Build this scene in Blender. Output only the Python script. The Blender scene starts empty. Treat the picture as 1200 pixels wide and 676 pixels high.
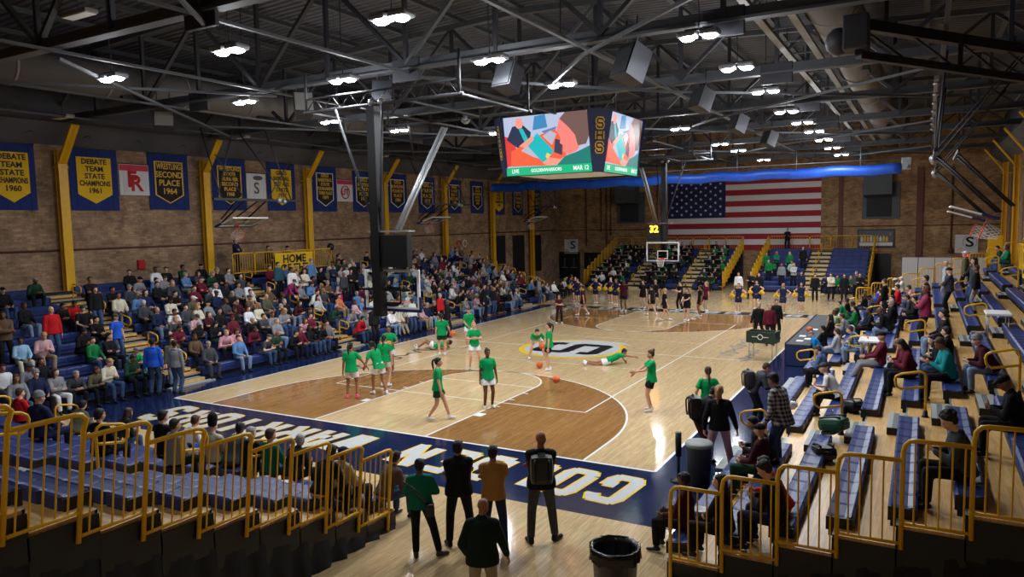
import bpy, bmesh, math, random
import numpy as np
from mathutils import Vector, Matrix, Quaternion, Euler
random.seed(7)
D = bpy.data
COL = bpy.context.scene.collection
PI = math.pi
V = Vector

# ---------------------------------------------------------------- objects
def tag(o, label=None, cat=None, group=None, kind=None):
    if label: o['label'] = label
    if cat: o['category'] = cat
    if group: o['group'] = group
    if kind: o['kind'] = kind
    return o
def empty(name, loc=(0, 0, 0), rz=0, label=None, cat=None, group=None, kind=None):
    o = D.objects.new(name, None); COL.objects.link(o)
    o.location = loc; o.rotation_euler = (0, 0, rz); o.empty_display_size = .2
    return tag(o, label, cat, group, kind)
def link(name, me, parent=None, loc=None, mat4=None):
    o = D.objects.new(name, me); COL.objects.link(o)
    if parent is not None: o.parent = parent
    if mat4 is not None: o.matrix_local = mat4
    if loc is not None: o.location = loc
    return o
class MB:
    """collects geometry of one mesh"""
    def __init__(s): s.v = []; s.f = []; s.m = []; s.sm = []
    def add(s, vs, fs, m=0, smooth=False):
        b = len(s.v); s.v += [tuple(x) for x in vs]
        for f in fs: s.f.append(tuple(b + i for i in f)); s.m.append(m); s.sm.append(smooth)
        return s
    def box(s, a, b, m=0):
        x0, y0, z0 = a; x1, y1, z1 = b
        return s.add([(x0,y0,z0),(x1,y0,z0),(x1,y1,z0),(x0,y1,z0),(x0,y0,z1),(x1,y0,z1),(x1,y1,z1),(x0,y1,z1)],
              [(0,3,2,1),(4,5,6,7),(0,1,5,4),(1,2,6,5),(2,3,7,6),(3,0,4,7)], m)
    def bevbox(s, a, b, r=.02, m=0):
        bm = bmesh.new(); bmesh.ops.create_cube(bm, size=1)
        c = [(a[i]+b[i])/2 for i in range(3)]; d = [abs(b[i]-a[i]) for i in range(3)]
        for v in bm.verts: v.co = V((v.co.x*d[0]+c[0], v.co.y*d[1]+c[1], v.co.z*d[2]+c[2]))
        bmesh.ops.bevel(bm, geom=bm.edges[:], offset=min(r, min(d)*.45), segments=2, affect='EDGES', profile=.6)
        bm.verts.index_update()
        s.add([v.co[:] for v in bm.verts], [[v.index for v in f.verts] for f in bm.faces], m)
        bm.free(); return s
    def bar(s, a, b, w, h, m=0, up=(0,0,1)):
        a = V(a); b = V(b); d = (b-a).normalized(); u = V(up)
        if abs(d.dot(u)) > .98: u = V((1,0,0))
        r = d.cross(u).normalized(); u = r.cross(d).normalized()
        o = [r*(-w/2)+u*(-h/2), r*(w/2)+u*(-h/2), r*(w/2)+u*(h/2), r*(-w/2)+u*(h/2)]
        return s.add([a+x for x in o]+[b+x for x in o], [(0,1,2,3),(7,6,5,4),(0,4,5,1),(1,5,6,2),(2,6,7,3),(3,7,4,0)], m)
    def tube(s, pts, r, n=8, m=0, closed=False, caps=True):
        pts = [V(p) for p in pts]; N = len(pts); rr = r if isinstance(r, (list, tuple)) else [r]*N
        b = len(s.v); nrm = None
        for i, p in enumerate(pts):
            if closed: d = (pts[(i+1) % N]-pts[i-1])
            else: d = pts[min(i+1, N-1)]-pts[max(i-1, 0)]
            d.normalize()
            if nrm is None:
                nrm = d.orthogonal().normalized()
            else:
                nrm = (nrm-d*nrm.dot(d))
                nrm = nrm.normalized() if nrm.length > 1e-6 else d.orthogonal().normalized()
            bi = d.cross(nrm)
            for k in range(n):
                t = 2*PI*k/n; s.v.append(tuple(p+(nrm*math.cos(t)+bi*math.sin(t))*rr[i]))
        for i in range(N if closed else N-1):
            j = (i+1) % N
            for k in range(n):
                k2 = (k+1) % n
                s.f.append((b+i*n+k, b+i*n+k2, b+j*n+k2, b+j*n+k)); s.m.append(m); s.sm.append(True)
        if caps and not closed:
            s.f.append(tuple(b+k for k in reversed(range(n)))); s.m.append(m); s.sm.append(False)
            s.f.append(tuple(b+(N-1)*n+k for k in range(n))); s.m.append(m); s.sm.append(False)
        return s
    def prism(s, poly, z0, z1, m=0, axis='z'):
        n = len(poly)
        def P(x, y, z): return {'z': (x, y, z), 'x': (z, x, y), 'y': (x, z, y)}[axis]
        return s.add([P(x, y, z0) for x, y in poly]+[P(x, y, z1) for x, y in poly],
              [tuple(reversed(range(n))), tuple(range(n, 2*n))]+[(i, (i+1) % n, n+(i+1) % n, n+i) for i in range(n)], m)
    def lathe(s, prof, n=24, m=0, c=(0,0,0), smooth=True):
        b = len(s.v)
        for r, z in prof:
            for k in range(n): s.v.append((c[0]+r*math.cos(2*PI*k/n), c[1]+r*math.sin(2*PI*k/n), c[2]+z))
        for i in range(len(prof)-1):
            for k in range(n):
                k2 = (k+1) % n
                s.f.append((b+i*n+k, b+i*n+k2, b+(i+1)*n+k2, b+(i+1)*n+k)); s.m.append(m); s.sm.append(smooth)
        return s
    def ball(s, c, r, m=0, n=12, M=None):
        rx, ry, rz = r if isinstance(r, (tuple, list)) else (r, r, r)
        vs = []; fs = []; c = V(c)
        h = n//2
        for i in range(1, h):
            t = PI*i/h
            for k in range(n):
                p = 2*PI*k/n; q = V((rx*math.sin(t)*math.cos(p), ry*math.sin(t)*math.sin(p), rz*math.cos(t)))
                vs.append((M @ q if M else q)+c)
        q0 = V((0, 0, rz)); q1 = V((0, 0, -rz))
        vs += [(M @ q0 if M else q0)+c, (M @ q1 if M else q1)+c]
        top = len(vs)-2; bot = top+1
        for i in range(h-2):
            for k in range(n):
                k2 = (k+1) % n; fs.append((i*n+k, (i+1)*n+k, (i+1)*n+k2, i*n+k2))
        for k in range(n):
            fs.append((top, k, (k+1) % n)); fs.append((bot, (h-2)*n+(k+1) % n, (h-2)*n+k))
        return s.add(vs, fs, m, True)
    def cone(s, a, b, ra, rb, n=10, m=0):
        """closed tapered capsule"""
        a = V(a); b = V(b); d = (b-a); L = d.length
        if L < 1e-5: return s.ball(a, max(ra, rb), m)
        d /= L; pts = []; rr = []
        for t in (90, 60, 30): pts.append(a-d*ra*math.sin(math.radians(t))); rr.append(max(ra*math.cos(math.radians(t)), 1e-4))
        pts += [a, b]; rr += [ra, rb]
        for t in (30, 60, 90): pts.append(b+d*rb*math.sin(math.radians(t))); rr.append(max(rb*math.cos(math.radians(t)), 1e-4))
        return s.tube(pts, rr, n, m)
    def mesh(s, name, mats):
        me = D.meshes.new(name); me.from_pydata(s.v, [], s.f)
        for mm in (mats if isinstance(mats, (list, tuple)) else [mats]): me.materials.append(mm)
        me.polygons.foreach_set('material_index', s.m); me.polygons.foreach_set('use_smooth', s.sm)
        me.update(); return me
    def build(s, name, mats, parent=None, loc=None, mat4=None, **k):
        return tag(link(name, s.mesh(name, mats), parent, loc, mat4), **k)
def copy_tree(o, parent=None):
    c = o.copy(); COL.objects.link(c)
    if parent is not None: c.parent = parent
    for ch in list(o.children): copy_tree(ch, c)
    return c
_tx = {}
def text(name, body, size, mat, parent=None, mat4=None, extrude=.003, offset=0.0, sx=1, space=1.0, line=1.0, align='CENTER', shear=0):
    key = (body, round(size, 4), extrude, offset, mat.name)
    if key not in _tx:
        cu = D.curves.new(name, 'FONT'); cu.body = body; cu.size = size; cu.extrude = extrude; cu.offset = offset
        cu.align_x = align; cu.align_y = 'CENTER'; cu.resolution_u = 3
        o = D.objects.new(name, cu); COL.objects.link(o); dg = bpy.context.evaluated_depsgraph_get(); dg.update()
        me = D.meshes.new_from_object(o.evaluated_get(dg), depsgraph=dg); D.objects.remove(o); D.curves.remove(cu)
        me.name = name; me.materials.clear(); me.materials.append(mat); _tx[key] = me
    return link(name, _tx[key], parent, mat4=(mat4 if mat4 is not None else Matrix()) @ Matrix.Diagonal((sx, 1, 1, 1)))
GL = {'G': [[(1,.80),(1,.86),(.86,1),(.14,1),(0,.86),(0,.14),(.14,0),(.86,0),(1,.14),(1,.36),(.62,.36)]], 'O': [[(0,.14),(.14,0),(.86,0),(1,.14),(1,.86),(.86,1),(.14,1),(0,.86),(0,.14)]], 'L': [[(0,1),(0,0),(1,0)]],
 'D': [[(0,0),(0,1),(.82,1),(1,.84),(1,.16),(.82,0),(0,0)]], 'E': [[(1,1),(0,1),(0,0),(1,0)], [(0,.5),(.8,.5)]], 'N': [[(0,0),(0,1),(1,0),(1,1)]], 'W': [[(0,1),(.2,0),(.5,.7),(.8,0),(1,1)]], 'A': [[(0,0),(.15,.8),(.35,1),(.65,1),(.85,.8),(1,0)], [(.1,.38),(.9,.38)]],
 'R': [[(0,0),(0,1),(.84,1),(1,.86),(1,.6),(.84,.46),(0,.46)], [(.5,.46),(1,0)]], 'I': [[(.5,0),(.5,1)]], 'S': [[(1,.76),(1,.86),(.86,1),(.14,1),(0,.86),(0,.64),(.14,.5),(.86,.5),(1,.36),(1,.14),(.86,0),(.14,0),(0,.14),(0,.24)]], 'H': [[(0,0),(0,1)], [(1,0),(1,1)], [(0,.5),(1,.5)]]}
def block_letter(name, ch, w, h, t, m, parent, mat4, z=0):
    """varsity block letter in the xy plane, stroke width t, centred"""
    mb = MB(); w2 = w-t; h2 = h-t
    for st in GL[ch]:
        P = [V(((x-.5)*w2, (y-.5)*h2, z)) for x, y in st]
        for i, (a, b) in enumerate(zip(P, P[1:])):
            d = (b-a).normalized(); n = V((-d.y, d.x, 0))*t/2; z_ = V((0,0,.00004*i)); e = d*t*.2
            mb.add([a-n-e*(i > 0)+z_, b-n+e*(i < len(P)-2)+z_, b+n+e*(i < len(P)-2)+z_, a+n-e*(i > 0)+z_], [(0,1,2,3)])
    # all faces up
    for i, f in enumerate(mb.f):
        a, b, c = (V(mb.v[k]) for k in f[:3])
        if (b-a).cross(c-a).z < 0: mb.f[i] = tuple(reversed(f))
    return mb.build(name, m, parent, mat4=mat4)
# ---------------------------------------------------------------- materials
def lin(c):
    return tuple((x/255/12.92 if x/255 <= .04045 else ((x/255+.055)/1.055)**2.4) for x in c)
def mat(name, col, rough=.6, metal=0, emit=None, es=0, spec=.5, noise=0, nscale=20, bump=0, coat=0):
    m = D.materials.new(name); m.use_nodes = True; nt = m.node_tree; b = nt.nodes['Principled BSDF']
    c = (*lin(col), 1)
    b.inputs['Base Color'].default_value = c; b.inputs['Roughness'].default_value = rough
    b.inputs['Metallic'].default_value = metal; b.inputs['Specular IOR Level'].default_value = spec
    b.inputs['Coat Weight'].default_value = coat
    if emit: b.inputs['Emission Color'].default_value = (*lin(emit), 1); b.inputs['Emission Strength'].default_value = es
    if noise or bump:
        tc = nt.nodes.new('ShaderNodeTexCoord'); n = nt.nodes.new('ShaderNodeTexNoise')
        n.inputs['Scale'].default_value = nscale; n.inputs['Detail'].default_value = 4
        nt.links.new(tc.outputs['Object'], n.inputs['Vector'])
        if noise:
            r = nt.nodes.new('ShaderNodeValToRGB')
            r.color_ramp.elements[0].position = .3; r.color_ramp.elements[1].position = .7
            r.color_ramp.elements[0].color = (*[x*(1-noise) for x in c[:3]], 1); r.color_ramp.elements[1].color = (*[min(1, x*(1+noise)) for x in c[:3]], 1)
            nt.links.new(n.outputs['Fac'], r.inputs['Fac']); nt.links.new(r.outputs['Color'], b.inputs['Base Color'])
        if bump:
            bp = nt.nodes.new('ShaderNodeBump'); bp.inputs['Strength'].default_value = bump; bp.inputs['Distance'].default_value = .02
            nt.links.new(n.outputs['Fac'], bp.inputs['Height']); nt.links.new(bp.outputs['Normal'], b.inputs['Normal'])
    return m
def objcol(name, rough=.85, bump=.3, nscale=14, plaid=False, denim=False, spec=.2):
    """cloth, skin or hair whose colour is the object's own colour"""
    m = D.materials.new(name); m.use_nodes = True; nt = m.node_tree; b = nt.nodes['Principled BSDF']
    oi = nt.nodes.new('ShaderNodeObjectInfo'); tc = nt.nodes.new('ShaderNodeTexCoord'); n = nt.nodes.new('ShaderNodeTexNoise')
    n.inputs['Scale'].default_value = nscale; n.inputs['Detail'].default_value = 3
    nt.links.new(tc.outputs['Object'], n.inputs['Vector'])
    src = oi.outputs['Color']
    if plaid or denim:
        mx = nt.nodes.new('ShaderNodeMix'); mx.data_type = 'RGBA'; mx.blend_type = 'MULTIPLY'
        if plaid:
            w1 = nt.nodes.new('ShaderNodeTexWave'); w1.bands_direction = 'X'; w1.inputs['Scale'].default_value = 4.5
            w2 = nt.nodes.new('ShaderNodeTexWave'); w2.bands_direction = 'Z'; w2.inputs['Scale'].default_value = 4.5
            for w in (w1, w2): nt.links.new(tc.outputs['Object'], w.inputs['Vector'])
            ad = nt.nodes.new('ShaderNodeMath'); ad.operation = 'ADD'
            nt.links.new(w1.outputs['Fac'], ad.inputs[0]); nt.links.new(w2.outputs['Fac'], ad.inputs[1])
            r = nt.nodes.new('ShaderNodeValToRGB'); r.color_ramp.interpolation = 'CONSTANT'
            r.color_ramp.elements[0].color = (.06, .06, .07, 1); r.color_ramp.elements[1].position = .33; r.color_ramp.elements[1].color = (.42, .42, .42, 1)
            e = r.color_ramp.elements.new(.66); e.color = (1, 1, 1, 1)
            hf = nt.nodes.new('ShaderNodeMath'); hf.operation = 'MULTIPLY'; hf.inputs[1].default_value = .5
            nt.links.new(ad.outputs[0], hf.inputs[0]); nt.links.new(hf.outputs[0], r.inputs['Fac'])
        else:
            r = nt.nodes.new('ShaderNodeValToRGB'); r.color_ramp.elements[0].position = .35; r.color_ramp.elements[1].position = .65
            r.color_ramp.elements[0].color = (.7, .7, .72, 1); r.color_ramp.elements[1].color = (1, 1, 1, 1)
            nt.links.new(n.outputs['Fac'], r.inputs['Fac'])
        mx.inputs['Factor'].default_value = 1
        nt.links.new(src, mx.inputs['A']); nt.links.new(r.outputs['Color'], mx.inputs['B']); src = mx.outputs['Result']
    nt.links.new(src, b.inputs['Base Color'])
    b.inputs['Roughness'].default_value = rough; b.inputs['Specular IOR Level'].default_value = spec
    if bump:
        bp = nt.nodes.new('ShaderNodeBump'); bp.inputs['Strength'].default_value = bump; bp.inputs['Distance'].default_value = .03
        nt.links.new(n.outputs['Fac'], bp.inputs['Height']); nt.links.new(bp.outputs['Normal'], b.inputs['Normal'])
    return m
def wood(name, c1, c2, c3, rough=.16, along='Y', coat=.0, spec=.5, width=.057):
    """strip flooring: boards along one axis, each board its own tone"""
    m = D.materials.new(name); m.use_nodes = True; nt = m.node_tree; b = nt.nodes['Principled BSDF']; N = nt.nodes; L = nt.links
    g = N.new('ShaderNodeNewGeometry'); mp = N.new('ShaderNodeMapping'); mp.vector_type = 'POINT'
    if along == 'Y': mp.inputs['Rotation'].default_value = (0, 0, PI/2)
    L.new(g.outputs['Position'], mp.inputs['Vector'])
    br = N.new('ShaderNodeTexBrick'); br.inputs['Scale'].default_value = 1; br.inputs['Brick Width'].default_value = 1.1; br.inputs['Row Height'].default_value = width
    br.inputs['Mortar Size'].default_value = .0012; br.inputs['Color1'].default_value = (*lin(c1), 1); br.inputs['Color2'].default_value = (*lin(c2), 1)
    br.inputs['Mortar'].default_value = (*lin(c3), 1); br.offset = .37; br.inputs['Bias'].default_value = 0
    L.new(mp.outputs['Vector'], br.inputs['Vector'])
    n = N.new('ShaderNodeTexNoise'); mp2 = N.new('ShaderNodeMapping'); mp2.inputs['Scale'].default_value = (1.2, 14, 1)
    L.new(mp.outputs['Vector'], mp2.inputs['Vector']); L.new(mp2.outputs['Vector'], n.inputs['Vector']); n.inputs['Scale'].default_value = 2; n.inputs['Detail'].default_value = 5
    r = N.new('ShaderNodeValToRGB'); r.color_ramp.elements[0].color = (.78, .78, .78, 1); r.color_ramp.elements[1].color = (1.1, 1.1, 1.1, 1)
    r.color_ramp.elements[0].position = .3; r.color_ramp.elements[1].position = .7
    L.new(n.outputs['Fac'], r.inputs['Fac'])
    mx = N.new('ShaderNodeMix'); mx.data_type = 'RGBA'; mx.blend_type = 'MULTIPLY'; mx.inputs['Factor'].default_value = 1
    L.new(br.outputs['Color'], mx.inputs['A']); L.new(r.outputs['Color'], mx.inputs['B']); L.new(mx.outputs['Result'], b.inputs['Base Color'])
    b.inputs['Roughness'].default_value = rough; b.inputs['Specular IOR Level'].default_value = spec; b.inputs['Coat Weight'].default_value = coat; b.inputs['Coat Roughness'].default_value = .06
    n2 = N.new('ShaderNodeTexNoise'); n2.inputs['Scale'].default_value = 6; L.new(g.outputs['Position'], n2.inputs['Vector'])
    bp = N.new('ShaderNodeBump'); bp.inputs['Strength'].default_value = .06; bp.inputs['Distance'].default_value = .02
    L.new(n2.outputs['Fac'], bp.inputs['Height']); L.new(bp.outputs['Normal'], b.inputs['Normal'])
    return m
def brick(name, c1, c2, mortar, plane='YZ'):
    m = D.materials.new(name); m.use_nodes = True; nt = m.node_tree; b = nt.nodes['Principled BSDF']; N = nt.nodes; L = nt.links
    g = N.new('ShaderNodeNewGeometry'); sp = N.new('ShaderNodeSeparateXYZ'); cb = N.new('ShaderNodeCombineXYZ')
    L.new(g.outputs['Position'], sp.inputs[0]); L.new(sp.outputs['Y' if plane == 'YZ' else 'X'], cb.inputs['X']); L.new(sp.outputs['Z'], cb.inputs['Y'])
    br = N.new('ShaderNodeTexBrick'); br.inputs['Scale'].default_value = 1; br.inputs['Brick Width'].default_value = .30; br.inputs['Row Height'].default_value = .10
    br.inputs['Mortar Size'].default_value = .009; br.inputs['Color1'].default_value = (*lin(c1), 1); br.inputs['Color2'].default_value = (*lin(c2), 1); br.inputs['Mortar'].default_value = (*lin(mortar), 1)
    L.new(cb.outputs[0], br.inputs['Vector'])
    n = N.new('ShaderNodeTexNoise'); n.inputs['Scale'].default_value = 1.1; n.inputs['Detail'].default_value = 9; n.inputs['Roughness'].default_value = .75; L.new(cb.outputs[0], n.inputs['Vector'])
    r = N.new('ShaderNodeValToRGB'); r.color_ramp.elements[0].color = (.55, .53, .52, 1); r.color_ramp.elements[1].color = (1.35, 1.3, 1.22, 1); r.color_ramp.elements[0].position = .35; r.color_ramp.elements[1].position = .65
    L.new(n.outputs['Fac'], r.inputs['Fac'])
    mx = N.new('ShaderNodeMix'); mx.data_type = 'RGBA'; mx.blend_type = 'MULTIPLY'; mx.inputs['Factor'].default_value = 1
    L.new(br.outputs['Color'], mx.inputs['A']); L.new(r.outputs['Color'], mx.inputs['B']); L.new(mx.outputs['Result'], b.inputs['Base Color'])
    b.inputs['Roughness'].default_value = .9; b.inputs['Specular IOR Level'].default_value = .2
    bp = N.new('ShaderNodeBump'); bp.inputs['Strength'].default_value = .5; bp.inputs['Distance'].default_value = .01
    L.new(br.outputs['Fac'], bp.inputs['Height']); bp.invert = True; L.new(bp.outputs['Normal'], b.inputs['Normal'])
    return m
M = {}
M['maple'] = wood('maple_floor', (214,186,142), (200,170,126), (150,122,84), .10)
M['stain'] = wood('stained_maple', (160,118,72), (144,104,60), (98,68,38), .10)
M['navyfloor'] = wood('navy_painted_floor', (24,36,74), (20,32,68), (12,20,44), .11)
M['paintwhite'] = mat('court_white', (232,232,228), .2)
M['paintyellow'] = mat('court_yellow', (232,190,50), .22)
M['paintblack'] = mat('court_black', (24,23,24), .3, spec=.3)
M['lettergrey'] = mat('court_letter_grey', (196,198,200), .2)
M['brickL'] = brick('brick_side', (172,144,118), (140,114,92), (140,126,108), 'YZ')
M['brickF'] = brick('brick_end', (182,150,114), (150,118,88), (134,116,94), 'XZ')
M['yellow'] = mat('yellow_enamel', (226,172,20), .38, noise=.06, nscale=5)
M['navyseat'] = mat('navy_seat_plastic', (32,50,108), .45, noise=.08, nscale=3)
M['navypaint'] = mat('navy_paint', (22,34,78), .5)
M['black'] = mat('black_satin', (14,14,16), .45)
M['blackcloth'] = mat('black_curtain', (20,20,22), .9, noise=.2, nscale=4)
M['deckwood'] = wood('bleacher_deck', (222,178,112), (206,160,96), (160,120,72), .4, 'Y', width=.09)
M['deckwoodX'] = wood('bleacher_deck_across', (222,178,112), (206,160,96), (160,120,72), .4, 'X', width=.09)
M['alu'] = mat('brushed_metal', (150,152,154), .42, .6)
M['steeldark'] = mat('dark_steel', (46,46,52), .6, .1)
M['steelmid'] = mat('grey_painted_steel', (130,126,120), .6, .1)
M['roofsteel'] = mat('truss_paint', (74,76,80), .65)
M['roofdeck'] = mat('roof_deck_paint', (84,86,92), .7, noise=.15, nscale=.6)
M['framegrey'] = mat('frame_grey', (44,44,48), .7)
M['duct'] = mat('duct_grey', (112,108,104), .6, .1, noise=.08, nscale=1)
M['tarpblue'] = mat('blue_vinyl', (28,84,196), .42, noise=.15, nscale=2, bump=.3)
M['white'] = mat('white_satin', (226,226,226), .5)
M['lens'] = mat('lamp_lens', (255,255,255), .3, emit=(235,243,255), es=70)
M['lensoff'] = mat('unlit_diffuser', (216,216,212), .4)
M['redorange'] = mat('rim_orange', (224,74,30), .4)
M['net'] = mat('net_cord', (232,232,230), .8)
M['ball'] = mat('basketball_leather', (216,104,44), .6, noise=.1, nscale=60, bump=.2)
M['red'] = mat('flag_red', (160,32,48), .8); M['flagwhite'] = mat('flag_white', (222,220,222), .8); M['flagblue'] = mat('flag_blue', (28,34,84), .8)
M['bannerblue'] = mat('banner_blue_felt', (26,46,110), .9); M['bannergold'] = mat('banner_gold', (232,186,24), .85); M['bannerdark'] = mat('banner_dark', (38,32,30), .9)
M['bannerwhite'] = mat('banner_white', (220,220,222), .8); M['pinkred'] = mat('banner_pinkish_red', (206,60,84), .8); M['crimson'] = mat('logo_red', (186,28,40), .8)
M['gold'] = mat('lettering_gold', (226,180,64), .6); M['inkblack'] = mat('ink_black', (20,20,22), .7); M['inkgrey'] = mat('ink_grey', (90,94,104), .7)
M['pilaster'] = mat('red_brown_steel', (104,62,52), .7); M['pipe_red'] = mat('red_brown_pipe', (98,56,48), .6)
M['ventgrey'] = mat('vent_grey', (74,82,88), .6); M['ventdark'] = mat('louvre_dark', (40,42,46), .7)
M['doorblack'] = mat('door_black', (16,17,20), .4); M['windowdark'] = mat('blinded_window', (24,26,36), .5)
M['glass'] = mat('clear_glass', (235,245,240), .03); M['glass'].node_tree.nodes['Principled BSDF'].inputs['Transmission Weight'].default_value = 1
M['glass'].node_tree.nodes['Principled BSDF'].inputs['IOR'].default_value = 1.12
M['steptop'] = mat('step_ribbed_grey', (150,154,152), .6); M['stepdark'] = mat('step_dark_band', (92,98,98), .6)
M['plasticblack'] = mat('bin_plastic', (34,35,38), .42); M['binbag'] = mat('bin_liner', (12,12,13), .25, bump=.6, nscale=8)
M['bingrey'] = mat('grey_bin', (78,78,78), .5)
M['led'] = mat('orange_led', (255,170,40), .5, emit=(255,160,30), es=9)
M['stepgold'] = mat('step_gold_wood', (204,160,84), .6, noise=.25, nscale=14); M['steptan'] = mat('step_tan', (196,178,140), .6); M['limegreen'] = mat('lime_plastic', (150,210,40), .4)
M['green'] = mat('dark_green_vinyl', (16,44,34), .45)
M['greenlite'] = mat('green_side_vinyl', (34,84,60), .45)
M['fill_lens'] = mat('added_fill_glow', (255,255,255), .4, emit=(230,240,255), es=25)  # glow of the two added fill lamps behind the camera
M['redlight'] = mat('red_beacon', (255,60,60), .4, emit=(255,50,60), es=3)
M['cloth'] = objcol('cloth'); M['denim'] = objcol('denim', denim=True, nscale=9); M['plaid'] = objcol('plaid_cloth', plaid=True)
M['skin'] = objcol('skin', .55, .05, 40, spec=.35); M['hair'] = objcol('hair', .6, .6, 40, spec=.4)
M['eye'] = mat('eye_dark', (30,22,20), .2); M['lip'] = mat('lips', (150,80,74), .5); M['shoe'] = objcol('shoe_material', .5, .1)
M['darkshoe'] = mat('dark_shoe', (24,24,26), .6); M['whiteshoe'] = mat('white_sole', (214,214,216), .5)
# ---------------------------------------------------------------- people
DG = bpy.context.evaluated_depsgraph_get
_tmp = D.objects.new('tmp', D.meshes.new('tmp'))
def voxel(mb, vs, name, mats, smooth=2, clip=None):
    """fuse overlapping closed solids into one continuous skin"""
    me = D.meshes.new('raw'); me.from_pydata(mb.v, [], mb.f)
    o = D.objects.new('raw', me); COL.objects.link(o)
    md = o.modifiers.new('r', 'REMESH'); md.mode = 'VOXEL'; md.voxel_size = vs; md.use_smooth_shade = True
    if smooth:
        sm = o.modifiers.new('s', 'SMOOTH'); sm.iterations = smooth; sm.factor = .5
    dg = DG(); dg.update(); out = D.meshes.new_from_object(o.evaluated_get(dg), depsgraph=dg)
    D.objects.remove(o); D.meshes.remove(me)
    out.name = name; out.materials.clear()
    for m in mats: out.materials.append(m)
    out.polygons.foreach_set('use_smooth', [True]*len(out.polygons))
    return out
def ik(a, b, l1, l2, hint):
    a = V(a); b = V(b); d = b-a; L = d.length
    if L > (l1+l2)*.999: b = a+d*((l1+l2)*.999/L); d = b-a; L = d.length
    L = max(L, abs(l1-l2)+.01); d.normalize()
    c = (l1*l1-l2*l2+L*L)/(2*L); h = math.sqrt(max(l1*l1-c*c, 1e-6))
    k = V(hint)-d*V(hint).dot(d); k = k.normalized() if k.length > 1e-5 else d.orthogonal().normalized()
    return a+d*c+k*h, b
class Pose:
    def __init__(s, pz=.95, pxy=(0,0), lean=0, side=0, twist=0, hy=0, hp=0, L=None, R=None, Lh=(-.6,-.6,-.5), Rh=(.6,-.6,-.5),
                 fL=(-.11,.0,.08), fR=(.11,.0,.08), kL=(-.1,1,.1), kR=(.1,1,.1), ty=0, curl=.5, fat=1.0, hipyaw=0, M=None, toe=(0,0)):
        if L is None: L = (-.27,.03,.80)
        if R is None: R = (.27,.03,.80)
        s.P = V((pxy[0], pxy[1], pz)); s.fat = fat; s.curl = curl
        RX = Matrix.Rotation(math.radians(-lean), 3, 'X') @ Matrix.Rotation(math.radians(side), 3, 'Y')
        RT = Matrix.Rotation(math.radians(twist), 3, 'Z')
        s.up = RX @ V((0,0,1)); s.rx = RX @ (RT @ V((1,0,0))); s.fw = RX @ (RT @ V((0,1,0)))
        hr = Matrix.Rotation(math.radians(hipyaw), 3, 'Z') @ V((1,0,0)); s.hr = hr
        u = s.up; s.W = s.P+u*.14; s.C = s.P+u*.31; s.UC = s.P+u*.41; s.N = s.P+u*.495
        s.sh = {-1: s.UC+u*.018-s.rx*.168, 1: s.UC+u*.018+s.rx*.168}
        s.hip = {-1: s.P-hr*.09-V((0,0,.03)), 1: s.P+hr*.09-V((0,0,.03))}
        half = Euler((math.radians(-lean*.5), 0, math.radians(twist*.6)), 'XYZ').to_matrix()
        s.HR = half @ Matrix.Rotation(math.radians(hy), 3, 'Z') @ Matrix.Rotation(math.radians(-hp), 3, 'X')
        s.H = s.N+u*.06+s.HR @ V((0,.02,.105))
        s.arm = {}; s.leg = {}
        for k, w, h in ((-1, L, Lh), (1, R, Rh)):
            e, w2 = ik(s.sh[k], w, .29, .255, h); s.arm[k] = (s.sh[k], e, w2)
        for k, f, h in ((-1, fL, kL), (1, fR, kR)):
            kn, a2 = ik(s.hip[k], f, .445, .43, h); s.leg[k] = (s.hip[k], kn, a2)
        s.toe = {-1: toe[0], 1: toe[1]}
        s.lie = M
    def footdir(s, k):
        a = s.leg[k]; d = a[1]-a[2]; f = V((0,1,0))
        f.rotate(Euler((0, 0, math.radians(-k*12+s.toe[k]))))
        if s.lie:
            sh = (a[2]-a[1]).normalized(); f = (V((0,0,-1))-sh*sh.z*-1); f = s.lie.normalized()
        return f
    def headM(s): return Matrix.Translation(s.H) @ s.HR.to_4x4()
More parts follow.
